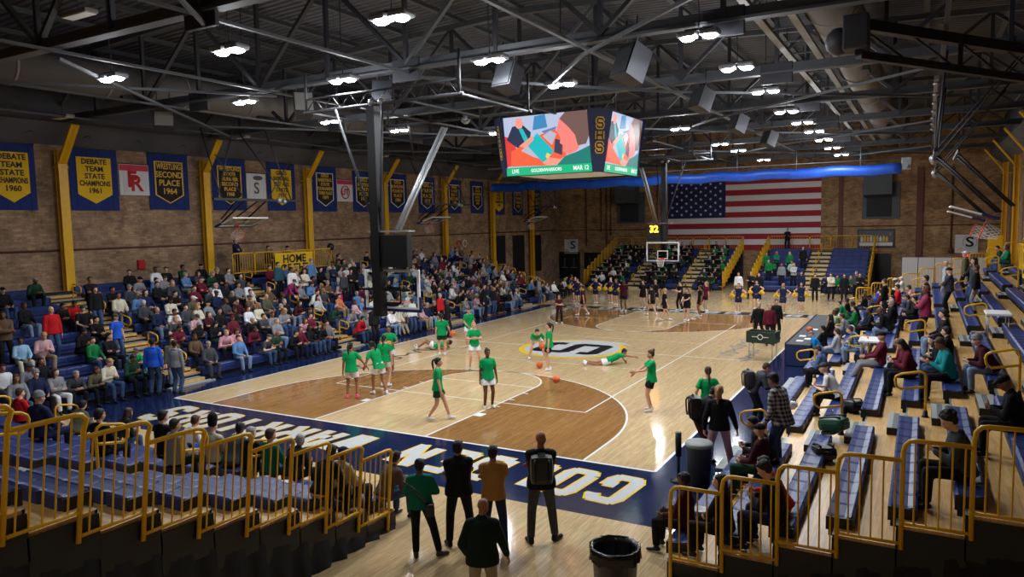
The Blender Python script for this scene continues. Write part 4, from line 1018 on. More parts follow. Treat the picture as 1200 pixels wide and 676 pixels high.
def main_hoop(y, s, label, lit):
    """ceiling hung basket; s=+1 faces +y"""
    h = empty('basketball_hoop', (0, y, 0), 0 if s > 0 else PI, label, 'basketball hoop')
    backboard(h, Matrix.Translation((0, 0, 2.9)))
    MB().box((-.13-.20*(s > 0),-.40,2.75),(.13-.20*(s > 0),-.14,8.2)).build('mast', M['black'], h); ox = -.20 if s > 0 else 0
    MB().bar((ox-.75,-.2,3.45),(.75,-.2,3.45),.06,.06).bar((ox,-.2,3.05),(.35,-.2,3.05),.05,.05).box((-.4,-.16,3.4),(-.3,-.02,3.5)).box((.45,-.16,3.4),(.55,-.02,3.5)).build('board_bracket', M['black'], h)
    c = empty('shot_clock', (0,0,0)); c.parent = h
    x0, x1 = (-.42,.80) if s > 0 else (.12,.88); MB().bevbox((x0,-.34 if s > 0 else -.1,4.05),(x1,-.12 if s > 0 else .1,4.9),.02).build('clock_box', M['black'], c)
    if lit:
        text('clock_digits', '32', .5, M['led'], c, Matrix.Translation((.45,.115,4.66)) @ Matrix.Rotation(PI/2,4,'X') @ Matrix.Rotation(PI,4,'Y'), .004, .012)
    MB().bar((-.45,-.2,4.98),(.85,-.2,4.98),.3,.04).bar((-.5,-.25,3.98),(.85,-.25,3.98),.05,.05).build('clock_cradle', M['steelmid'], c)
    for xa in (-1.2, .55): MB().tube([(ox+(-.04 if xa < 0 else .1),-.27,5.0),(ox+xa*.9,-.5,8.2)],.035,8).build('side_strut', M['steeldark'], h)
    MB().tube([(.35+ox*.3,-.1,5.0),(.40+ox*.3,2.1,7.85)],.065,10).tube([(.48+ox*.3,-.1,5.0),(.53+ox*.3,2.1,7.85)],.03,8).build('back_stay', M['alu'], h)
    mb = MB()
    for yy in (-.3, 3.2): mb.tube([(-2.6,yy,8.25),(2.6,yy,8.25)],.045,8)
    for xx in (-2.5,-.9,.9,2.5): mb.tube([(xx,-.3,8.25),(xx,3.2,8.25)],.035,8)
    for i in range(8): mb.tube([(-2.5+i*.62,-.3,8.25),(-2.5+i*.62+.31,-.3,8.6),(-2.5+i*.62+.62,-.3,8.25)],.015,6)
    mb.tube([(-2.5,-.3,8.6),(2.5,-.3,8.6)],.03,8); mb.build('ceiling_frame', M['framegrey'], h)
    for xx in (-2.5,2.5): 
        for yy in (-.3,3.2): MB().tube([(xx,yy,8.2),(xx,yy,9.3)],.04,8).build('hanger', M['framegrey'], h)
    MB().ball((-.2,-.3,8.3),.11).ball((.1,-.3,8.28),.1).ball((.4,3.2,8.2),.13).build('pulley', M['alu'], h)
main_hoop(1.22, 1, 'ceiling hung glass basket at the near baseline, seen from behind', False)
main_hoop(24.38, -1, 'ceiling hung glass basket at the far baseline with lit orange clock', True)
def side_hoop(x, y, s, label, zt=6.3, zb=5.25):
    """basket folded up flat against the roof over the side bleachers; s = side of the wall"""
    h = empty('folded_hoop', (x, y, 0), 0, label, 'basketball hoop')
    Mx = Matrix.Translation((0, 0, zb)) @ Matrix.Rotation(PI/2*(-s)*-1, 4, 'Z') @ Matrix.Rotation(math.radians(-72), 4, 'X')
    backboard(h, Mx)
    for dy in (-.55, .55):
        MB().tube([(s*.1,dy,zb+.15),(-s*1.4,dy,zt)],.035,8).build('fold_arm', M['black'], h)
        MB().tube([(s*.4,dy*.6,zb+.3),(-s*.9,dy,zt+.0)],.03,8).build('fold_arm', M['black'], h)
    mb = MB(); mb.bar((-s*1.4,-2.1,zt),(-s*1.4,2.4,zt),.09,.09).bar((-s*.9,-1.6,zt),(-s*.9,1.8,zt),.06,.06); mb.build('cross_beam', M['black'], h)
    for dy in (-1.9, 1.9):
        MB().tube([(-s*1.4,dy,zt),(-s*1.2,dy*.4,9.3)],.028,6).tube([(-s*1.4,dy*.3,zt),(-s*1.4,dy,8.0)],.022,6).build('hanger', M['steeldark'], h)
        MB().tube([(s*.6,dy*.5,9.3),(-s*1.4,dy*.9,zt+.0)],.025,6).build('diagonal_stay', M['steeldark'], h)
    MB().ball((-s*1.4,1.2,zt),.13).ball((-s*1.4,1.5,zt-.05),.1).build('winch', M['alu'], h)
side_hoop(-12.9, 7.0, -1, 'folded up side basket hanging before the first gold column'); side_hoop(-12.9, 20.7, -1, 'folded up side basket behind the near basket mast'); side_hoop(-12.9, 33.4, -1, 'folded up side basket near the rolled blue curtain')
side_hoop(14.0, 15.2, 1, 'folded up basket with white net over the opposite bleachers', 6.6, 4.9); side_hoop(13.9, 8.9, 1, 'folded up basket nearer the camera over the opposite bleachers', 6.7, 5.0)
# heavy black truss arm of the right hand basket
t = empty('hoop_support_frame', (0,0,0), label='black steel hoop support frame below the roof at upper right', cat='steel frame')
for a, b, w in (((11.0,3.4,9.15),(15.6,8.4,8.75),.22),((11.0,3.3,8.5),(15.6,8.4,8.1),.16),((11.0,3.4,9.15),(11.0,3.3,8.5),.14),((12.9,5.4,9.0),(12.9,5.4,8.3),.1),((14.4,7.0,8.9),(14.4,7.0,8.2),.1)):
    MB().bar(a, b, w, w).build('frame_beam', M['black'], t)
for i in range(5):
    u = i/5; a = V((11.0,3.4,9.1)).lerp(V((15.6,8.4,8.75)), u); b = V((11.0,3.3,8.5)).lerp(V((15.6,8.4,8.1)), u+.2)
    MB().bar(a, b, .05, .05).build('frame_web', M['steeldark'], t)
MB().bevbox((10.7,3.0,8.6),(11.2,3.6,9.3),.04).ball((10.6,3.4,8.85),(.28,.28,.3)).build('winch_motor', M['steeldark'], t)
mb = MB(); mb.bar((12.5,11,9.1),(12.55,26,9.1),.12,.12)
for i in range(7): mb.ball((12.52,11.5+i*2.2,9.0),(.1,.16,.06))
mb.build('bolted_rail', M['alu'], label='pale rail with clamps hanging under the roof at upper right', cat='rail')
# ---------------------------------------------------------------- scoreboard
sb = empty('scoreboard', (-.35,13.5,7.0), 0, 'four sided video scoreboard hanging over the centre circle', 'scoreboard')
zt, zb = 2.25, 0; wt, wb = 2.3, 2.05
scol = {k: mat('screen_'+k, (8,8,10), .5, emit=v, es=1.15) for k, v in dict(wall=(176,186,214), red=(214,58,52), suit=(34,44,70), skin=(236,150,132), teal=(20,178,184), desk=(236,92,56), paper=(176,178,196), hair=(112,84,78), shirt=(30,120,112), band=(16,176,120), txt=(236,250,244), blue=(60,130,180), pink=(238,128,120), dark=(60,56,80), gold=(226,200,90)).items()}
def screen(parent, hw_t, hw_b, h):
    """picture on one face: (u,v) in 0..1 mapped on the trapezoid, facing -y"""
    s = empty('screen', (0,0,0)); s.parent = parent
    def P(u, v, d):
        hw = hw_b+(hw_t-hw_b)*v; return ((u*2-1)*hw, -d, v*h)
    layers = [('wall', [(0,0),(1,0),(1,1),(0,1)]), ('red', [(0,.15),(.18,.2),(.12,.62),(0,.7)]), ('blue', [(.35,.75),(.52,.78),(.5,1),(.38,.98)]), ('blue',[(.45,.72),(.62,.78),(.6,.7),(.5,.66)]),
      ('suit', [(.04,.62),(.12,.84),(.24,.86),(.33,.72),(.30,.52),(.18,.45),(.12,.52)]), ('skin', [(.15,.86),(.18,.80),(.23,.80),(.25,.88),(.235,.97),(.17,.97)]), ('teal', [(.19,.80),(.24,.79),(.29,.62),(.25,.55)]),
      ('desk', [(.06,.16),(.55,.14),(.72,.30),(.66,.62),(.6,.74),(.42,.66),(.2,.5),(.08,.42)]), ('paper', [(.2,.42),(.36,.62),(.44,.5),(.42,.26),(.34,.3)]), ('paper', [(.46,.64),(.55,.72),(.62,.66),(.56,.48)]),
      ('teal', [(.28,.50),(.40,.70),(.58,.38),(.46,.17)]), ('gold', [(.48,.30),(.5,.36),(.54,.32),(.5,.25)]), ('dark', [(.58,.36),(.60,.58),(.68,.54),(.67,.3)]), ('skin', [(.44,.19),(.52,.28),(.70,.22),(.62,.15),(.5,.13)]), ('skin', [(.18,.5),(.34,.66),(.36,.6),(.26,.46)]),
      ('pink', [(.62,.72),(.66,.92),(.72,.98),(.88,.9),(.94,.62),(.84,.36),(.74,.30),(.68,.36),(.69,.46),(.65,.5),(.66,.58)]), ('hair', [(.66,.90),(.72,1.0),(.95,1.0),(.99,.66),(.94,.46),(.85,.44),(.82,.62),(.76,.74)]), ('pink', [(.76,.60),(.80,.66),(.82,.56),(.78,.50)]),
      ('shirt', [(.60,.13),(.70,.28),(.84,.34),(1.0,.44),(1.0,.13)]), ('band', [(0,0),(1,0),(1,.14),(0,.14)])]
    mb = MB(); keys = list(scol)
    for i, (c_, poly) in enumerate(layers):
        vs = [P(u, v, .02+.0015*i) for u, v in poly]; mb.add(vs, [tuple(range(len(vs)))], keys.index(c_))
    me = mb.mesh('screen_picture', [scol[k] for k in keys])
    bm = bmesh.new(); bm.from_mesh(me); bmesh.ops.triangulate(bm, faces=bm.faces[:]); bm.to_mesh(me); bm.free()
    link('screen_picture', me, s)
    R = Matrix.Rotation(PI/2, 4, 'X')
    for t_, u, z in (('LIVE', .11, .22), ('GOLDENWARRIORS', .48, .18), ('MAR 12', .88, .24)): text('screen_caption', t_, z, scol['txt'], s, Matrix.Translation(((u*2-1)*hw_b, -.06, .16)) @ R, .002, .004, .8)
    return s
tilt = math.atan2(wt-wb, zt)
for i in range(4):

    g = empty('screen_unit', (0,0,0))
    g.parent = sb; g.matrix_local = Matrix.Rotation(i*PI/2, 4, 'Z') @ Matrix.Translation((0,-wb-.05,0)) @ Matrix.Rotation(tilt, 4, 'X')
    hw = 1.92
    MB().add([(-hw+.06,0,-.03),(hw-.06,0,-.03),(hw+.04,0,zt+.03),(-hw-.04,0,zt+.03),(-hw+.06,.12,-.03),(hw-.06,.12,-.03),(hw+.04,.12,zt+.03),(-hw-.04,.12,zt+.03)], [(0,1,2,3),(7,6,5,4),(0,4,5,1),(3,2,6,7),(0,3,7,4),(1,5,6,2)]).build('screen_housing', M['black'], g)
    screen(g, hw, hw-.1, zt)
    # chamfer panel
    c_ = empty('corner_panel', (0,0,0)); c_.parent = sb; a = 2.02
    c_.matrix_local = Matrix.Rotation(i*PI/2, 4, 'Z') @ Matrix.Translation((a, -a, 0)) @ Matrix.Rotation(PI/4, 4, 'Z') @ Matrix.Rotation(tilt, 4, 'X')
    MB().add([(-.22,0,-.03),(.22,0,-.03),(.50,0,zt+.03),(-.50,0,zt+.03),(-.22,.1,-.03),(.22,.1,-.03),(.50,.1,zt+.03),(-.50,.1,zt+.03)], [(0,1,2,3),(7,6,5,4),(0,4,5,1),(3,2,6,7),(0,3,7,4),(1,5,6,2)]).build('corner_board', M['bannerdark'] if False else M['navypaint'], c_)
    for j, ch in enumerate('SHS'):
        Mx = Matrix.Translation((0,-.02,zt*.78-j*.44)) @ Matrix.Rotation(PI/2, 4, 'X')
        block_letter('letter_outline', ch, .36, .46, .17, M['gold'], c_, Mx); block_letter('letter', ch, .27, .37, .055, M['inkblack'], c_, Matrix.Translation((0,-.006,0)) @ Mx)
MB().box((-1.95,-1.95,.05),(1.95,1.95,.12)).build('underside', M['bannerwhite'], sb)
MB().box((-1.9,-1.9,.12),(1.9,1.9,2.2)).build('core', M['black'], sb)
for x in (-1.4,1.4):
    for y in (-1.4,1.4): MB().tube([(x,y,2.2),(x,y,4.8)],.02,6).build('hanging_cable', M['alu'], sb)
MB().bar((-2.4,-1.4,2.6),(2.4,-1.4,2.6),.1,.1).build('hanging_frame', M['steelmid'], sb); MB().bar((-2.4,1.4,2.6),(2.4,1.4,2.6),.1,.1).build('hanging_frame', M['steelmid'], sb)
# ---------------------------------------------------------------- lamps
def lamp_proto():
    l = empty('arena_light', (0,0,0))
    for s in (-1, 1):
        MB().bevbox((s*.24-.2,-.19,.0),(s*.24+.2,.19,.13),.05).build('lamp_head', M['alu'], l)
        MB().lathe([(0,-.06),(.10,-.05),(.15,-.02),(.16,.02)],18,c=(s*.24,0,0)).build('lens', M['lens'], l)
    MB().bar((-.3,0,.16),(.3,0,.16),.06,.05).tube([(0,0,.16),(0,.03,.5),(0,-.02,.7),(0,0,3.1)],.014,6).build('mount', M['steeldark'], l)
    return l
LP = [(8.02,1.79),(7.98,5.64),(7.95,9.71),(7.8,14.6),(7.84,18.3),(7.86,21.9),(7.8,26.1),(7.7,31.0),(7.7,36.2),(3.46,-2.82),(3.18,1.22),(3.27,4.99),(3.15,16.95),(3.0,24.6),(3.0,28.9),(2.95,36.7),(-1.01,-2.82),(-1.24,1.01),(-3.7,13.3),(-1.86,29.1),(-5.78,-2.5),(-5.91,1.79),(-6.86,6.5),(-6.41,10.0)]
ORD = ['first','second','third','fourth','fifth','sixth','seventh','eighth','ninth']
rown = {8: 'row beside the catwalk', 7: 'row beside the catwalk', 3: 'row left of the catwalk row', 2: 'row left of the catwalk row', -1: 'row over the lane centre', -3: 'row over the lane centre', -5: 'row nearest the banner wall', -6: 'row nearest the banner wall'}
lp = lamp_proto(); cnt = {}
LPOW = 185
for i, (x, y) in enumerate(LP):
    o = lp if i == 0 else copy_tree(lp); o.location = (x, y, 8.98)
    rn = rown[int(x)]; cnt[rn] = cnt.get(rn, 0)+1
    tag(o, 'lit twin floodlight, %s from the near end, %s' % (ORD[cnt[rn]-1], rn), 'light', 'lit floodlights under the roof')
    ld = D.lights.new('flood', 'AREA'); ld.shape = 'DISK'; ld.size = .5; ld.energy = LPOW*(.5 if y < 0 else 1); ld.color = (.93,.97,1.0); ld.spread = math.radians(172)
    lo = D.objects.new('flood_beam', ld); COL.objects.link(lo); lo.location = (x, y, 8.86)
    pd = D.lights.new('lamp_glow', 'POINT'); pd.shadow_soft_size = .12; pd.energy = 95*(.6 if y < 0 else 1); pd.color = (.93,.97,1.0); po_ = D.objects.new('lamp_glow', pd); COL.objects.link(po_); po_.location = (x, y, 8.72)
for i, (x, y, z, lb) in enumerate(((-4.5,-4.0,10,'unlit white light panel at the top corner near the camera'),(-14.6,1.2,9.2,'unlit light panel between first column and near duct end'),(-14.6,9.0,9.2,'unlit light panel above the second and third banners'),(-14.4,18.5,9.0,'unlit light panel above the shield banner'),(-14.4,31,9.0,'unlit light panel near the fifth column'),(-9,26,9.2,'unlit light panel behind the near basket strut'))):
    e = empty('unlit_light', (x,y,z), label=lb, cat='light'); MB().bevbox((-.5,-.16,0),(.5,.16,.1),.03).build('housing', M['steelmid'], e); MB().box((-.45,-.13,-.015),(.45,.13,0)).build('diffuser', M['lensoff'], e); MB().tube([(0,0,.1),(0,0,12.05-z)],.012,5).build('hanger', M['steeldark'], e)
for x, y in ((1.5,-12.5),(9.5,-12.5)):  # added fill lamps, out of view, to brighten the dark foreground
    e = empty('added_fill_light', (x,y,7.5), label='added unseen fill light behind the camera over the %s' % ('near end stand' if x < 5 else 'corner walkway'), cat='light'); MB().bevbox((-.6,-.15,0),(.6,.15,.1),.03).build('housing', M['steelmid'], e); MB().box((-.55,-.12,-.012),(.55,.12,0)).build('diffuser', M['fill_lens'], e); MB().tube([(0,0,.1),(0,0,12.05-7.5)],.012,5).build('hanger', M['steeldark'], e)
    ld = D.lights.new('added_fill', 'AREA'); ld.shape = 'RECTANGLE'; ld.size = 1.1; ld.size_y = .25; ld.energy = 45; ld.color = (1,.96,.9); lo = D.objects.new('added_fill_beam', ld); COL.objects.link(lo); lo.location = (x,y,7.46)
# speakers hanging from the roof
def speaker(x, y, z, rz, label, s=1):
    o = empty('loudspeaker', (x,y,z), rz, label, 'loudspeaker'); o.scale = (.72 if s == 1 else .8,)*3
    mb = MB(); mb.prism([(-.42,-.35),(.42,-.35),(.30,.35),(-.30,.35)], -.45*s, .45*s); g = mb.build('cabinet', M['steeldark'], o); g.rotation_euler = (math.radians(-22), 0, 0)
    gr = MB().bevbox((-.36,-.39,-.40*s),(.36,-.355,.40*s),.01).build('grille', M['steelmid'] if x < -1 else M['ventdark'], o); gr.rotation_euler = (math.radians(-22), 0, 0)
    MB().tube([(-.25,0,.4),(-.25,0,1.3)],.02,6).tube([(.25,0,.4),(.25,0,1.3)],.02,6).build('bracket', M['steeldark'], o)
speaker(-4.0,2.3,8.75,.9,'loudspeaker with pale grille on first truss near the banner side'); speaker(-.9,2.3,8.75,.5,'loudspeaker beside the near basket frame'); speaker(3.1,2.3,8.75,-.2,'dark loudspeaker left of the scoreboard on first truss'); speaker(6.35,2.3,8.7,-.6,'large dark loudspeaker above the scoreboard screens',1.1)
speaker(6.3,8.6,8.75,-.7,'loudspeaker on the second truss right of the scoreboard'); speaker(6.0,15.05,8.75,-.8,'loudspeaker on the third truss near the lit row'); speaker(-10.5,2.3,8.8,.9,'small loudspeaker by the first lit lamp over the bleachers',.8); speaker(6,21.5,8.75,-.8,'loudspeaker on the fourth truss near the lit row')
# ---------------------------------------------------------------- furniture
tr = empty('ball_rack', (7.25,13.5,0), math.radians(-8), 'dark green canvas ball rack on thin legs at the sideline', 'ball rack')
MB().bevbox((-.52,-.3,.62),(.52,-.27,1.02),.01).bevbox((-.52,.27,.62),(.52,.3,1.02),.01).bevbox((-.52,-.3,.6),(.52,.3,.64),.01).bevbox((-.52,-.27,.62),(-.49,.27,1.02),.01).build('canvas_tray', M['green'], tr)
MB().bevbox((.49,-.3,.62),(.53,.3,1.04),.01).build('end_panel', M['greenlite'], tr)
mb = MB(); mb.tube([(.09*math.cos(t),-.31,.83+.09*math.sin(t)) for t in [i*PI/8 for i in range(16)]],.014,5,closed=True); mb.bar((-.3,-.31,.83),(-.1,-.31,.83),.01,.02).bar((.1,-.31,.83),(.3,-.31,.83),.01,.02); mb.build('tray_emblem', M['white'], tr)
for x in (-.42,.42):
    for y in (-.24,.24): MB().tube([(x,y,0),(x,y,.62)],.014,6).build('leg', M['alu'], tr)
_ball = None
def ball(loc, label, group=None):
    global _ball
    if _ball is None:
        mb = MB().ball((0,0,0), .12, n=24); r = .1212
        for a in range(2): mb.tube([(r*math.cos(t)*(1 if a else 0), r*math.sin(t), r*math.cos(t)*(0 if a else 1)) for t in [i*PI/14 for i in range(28)]],.0025,4,1,closed=True)
        _ball = mb.mesh('basketball', [M['ball'], M['inkblack']])
    o = link('basketball', _ball, None, loc); tag(o, label, 'basketball', group); return o
for i, (x, y, z, lb) in enumerate(((-.34,-.1,.80,'basketball at the end of the rack nearest the couple'),(-.08,.02,.84,'basketball in the middle of the ball rack'),(.2,-.08,.82,'basketball in the rack beside the green end panel'),(-.2,.14,.8,'basketball at the back of the ball rack'),(.34,.12,.8,'basketball in the far corner of the ball rack'))):
    p = tr.matrix_basis @ V((x,y,z)) if False else Matrix.Translation(tr.location) @ Matrix.Rotation(math.radians(-8),4,'Z') @ V((x,y,z)); ball(p, lb, 'basketballs in the rack')
ball((.55,8.6,.12), 'basketball on the floor by the bending player'); ball((2.72,5.5,.4), 'basketball bouncing alone before the three point arc'); ball((-1.5,27.6,.95),'basketball in flight near the far baseline')
# scorers table
tb = empty('scorers_table', (8.62,12.4,0), 0, 'long navy scorers table at the sideline before the bleachers', 'table')
MB().bevbox((-.42,0,.72),(.40,8.6,.77),.01).build('tabletop', M['ventdark'], tb)
MB().box((-.44,0,.02),(-.40,8.6,.80)).build('front_panel', M['navyfloor'], tb); MB().box((-.4,0,.02),(.38,.03,.72)).build('end_panel', M['navypaint'], tb)
for i in range(4): MB().box((.3,.3+i*2.6,0),(.36,.36+i*2.6,.72)).build('leg', M['steeldark'], tb)
for i, (y, c_) in enumerate(((1.2,'bannerwhite'),(3.2,'crimson'),(5.3,'bannerwhite'))): MB().box((-.446,y,.2),(-.44,y+1.2,.6)).build('sponsor_panel', M[c_], tb)
ball((8.62,15.3,.89), 'basketball resting on the scorers table')
for i, (x, y, w) in enumerate(((8.55,13.2,.3),(8.75,13.7,.28),(8.5,14.3,.3),(8.7,16.1,.3))):
    tag(MB().bevbox((x-.1,y-.15,.77),(x+.12,y+.15,.785+.005*i),.003).build('paper_sheets', M['bannerwhite']), 'white papers on the scorers table, %s from its near end' % ORD[i], 'papers')
# bins
tc = empty('rubbish_bin', (8.85,-5.35,0), 0, 'round dark rubbish bin with black liner in the near foreground', 'bin')
MB().lathe([(0,.0),(.24,0),(.255,.03),(.30,.78),(.32,.80),(.32,.85),(.29,.85),(.285,.80),(.24,.06),(0,.05)],32).build('bin_body', M['plasticblack'], tc)
mb = MB(); prof = []; n = 40
for j, (r, z) in enumerate(((.34,.70),(.335,.80),(.335,.865),(.30,.87),(.285,.78),(.27,.5),(.22,.12),(0,.1))):
    for k in range(n):
        a = 2*PI*k/n; rr = r+(.012*math.sin(k*2.7+j)+.008*math.sin(k*5.1)) if r > .1 else r; mb.v.append((rr*math.cos(a), rr*math.sin(a), z+(.02*math.sin(k*1.3) if j == 0 else 0)))
for j in range(7):
    for k in range(n): k2 = (k+1) % n; mb.f.append((j*n+k, j*n+k2, (j+1)*n+k2, (j+1)*n+k)); mb.m.append(0); mb.sm.append(True)
mb.build('bin_liner', M['binbag'], tc)
gb = empty('rubbish_bin', (8.62,-.35,0), 0, 'grey round bin with lid at the corner of the court', 'bin')
MB().lathe([(0,0),(.2,0),(.25,.78),(.26,.8)],28).build('bin_body', M['bingrey'], gb); MB().lathe([(.265,.78),(.27,.82),(.24,.86),(0,.87)],28).build('lid', M['steptop'], gb)
bp = empty('belt_post', (8.2,-.3,0), 0, 'black belt barrier post beside the grey bin', 'post'); MB().lathe([(0,0),(.16,0),(.16,.02),(.03,.05)],20).build('base', M['black'], bp); MB().tube([(0,0,.04),(0,0,.55)],.03,10).build('pole', M['black'], bp); MB().tube([(0,0,.5),(0,0,.98)],.06,14).build('belt_head', M['black'], bp)
# small tables on the bleachers
def small_table(x, y, z, label, w=.9, d=.55):
    t = empty('folding_table', (x,y,z), 0, label, 'table'); MB().bevbox((-d/2,-w/2,.70),(d/2,w/2,.76),.015).build('tabletop', M['bannerwhite'], t)
    for sx in (-1,1):
        for sy in (-1,1): MB().tube([(sx*(d/2-.06),sy*(w/2-.08),0),(sx*(d/2-.06),sy*(w/2-.08),.7)],.016,6).build('leg', M['alu'], t)
    for sy in (-.3,0,.3): MB().tube([(-d/2+.06,sy*w,.1),(-d/2+.06,sy*w,.6)],.01,6).build('side_bar', M['alu'], t)
small_table(14.0,8.3,deck(7),'white topped table standing high in the opposite bleachers'); small_table(11.0,9.4,deck(3),'white topped table with rails in the lower opposite bleachers')
def chair_proto():
    c = empty('folding_chair', (0,0,0))
    MB().bevbox((-.21,-.2,.43),(.21,.2,.46),.01).build('seat', M['black'], c); MB().bevbox((-.2,-.235,.62),(.2,-.21,.84),.01).build('backrest', M['black'], c)
    for sx in (-.2,.2):
        MB().tube([(sx,-.24,.86),(sx,.2,0)],.011,6).build('leg', M['alu'], c); MB().tube([(sx,.1,.44),(sx,-.24,0)],.011,6).build('leg', M['alu'], c)
    return c
cp = chair_proto(); CHAIRS = [(-9.1,29.4),(-9.3,30.6),(-9.6,31.9),(-10.0,33.3),(-10.5,34.8),(-11.1,36.2)]
for i, (x, y) in enumerate(CHAIRS):
    o = cp if i == 0 else copy_tree(cp); o.location = (x, y, 0); o.rotation_euler = (0, 0, -PI/2-.2); tag(o, 'black folding chair on the floor past the far bleacher end, %s towards the end wall' % ORD[i], 'chair', 'folding chairs beyond the banner side bleachers')
# belongings on the near benches
def backpack(loc, rz, m, label, s=1, lie=False):
    b = empty('backpack', loc, rz, label, 'backpack'); b.scale = (s,)*3
    if lie: b.rotation_euler = (math.radians(80), 0, rz); b.location.z += .12
    mb = MB(); mb.bevbox((-.18,-.13,0),(.18,.10,.46),.09); mb.build('bag_body', m, b)
    MB().bevbox((-.14,-.19,.03),(.14,-.12,.27),.05).build('front_pocket', m, b); MB().tube([(-.05,.02,.45),(-.04,.02,.49),(.04,.02,.49),(.05,.02,.45)],.012,6).build('handle', M['black'], b)
    for sx in (-1,1): MB().tube([(sx*.1,.1,.42),(sx*.12,.13,.34),(sx*.12,.12,.14),(sx*.13,.1,.04)],.018,6).build('strap', M['black'], b)
backpack((10.63,1.15,deck(3)+.17), 1.2, M['greenlite'], 'dark green and black backpack lying beside the aisle', 1.1, True); backpack((10.75,-.1,deck(3)), .4, M['black'], 'black bag on the deck behind near rails', 1, True); backpack((10.85,3.6,deck(3)), .8, M['black'], 'black bag behind the man in white shirt', 1, True)
backpack((9.75,3.7,deck(1)+.02), -.6, M['steeldark'], 'dark grey duffel bag with clothes on the front bench', .9, True); backpack((9.5,4.6,deck(1)+.17), .5, M['bannerwhite'], 'white bag heaped on the front bench', .7, True)
backpack((2.7,-5.2,deck(1)+.17), 0, M['bannerwhite'], 'white bag behind the near end rails', .6)
def bottle(x, y, z, label, m):
    t = empty('drink_bottle', (x,y,z), 0, label, 'bottle'); MB().lathe([(0,0),(.035,0),(.036,.15),(.016,.19),(.014,.21)],14).build('bottle_body', m, t); MB().lathe([(.017,.205),(.017,.23),(0,.23)],12).build('cap', M['white'], t)
bottle(9.62,1.35,deck(1)+.18,'green topped drink bottle at bench end by the backpack',M['greenlite']); bottle(10.7,2.55,deck(3)+.0,'clear bottle standing on the deck behind the white shirt man',M['glass']); bottle(12.4,3.05,deck(5),'bright green drink bottle by the teal jacket woman',M['limegreen'])
tag(MB().lathe([(0,0),(.10,0),(.13,.06),(.125,.06),(.095,.01),(0,.01)],20,c=(9.28,-2.75,deck(1)+.165)).build('food_bowl', M['bannerwhite']), 'white paper bowl on the first bench behind the rails', 'bowl')
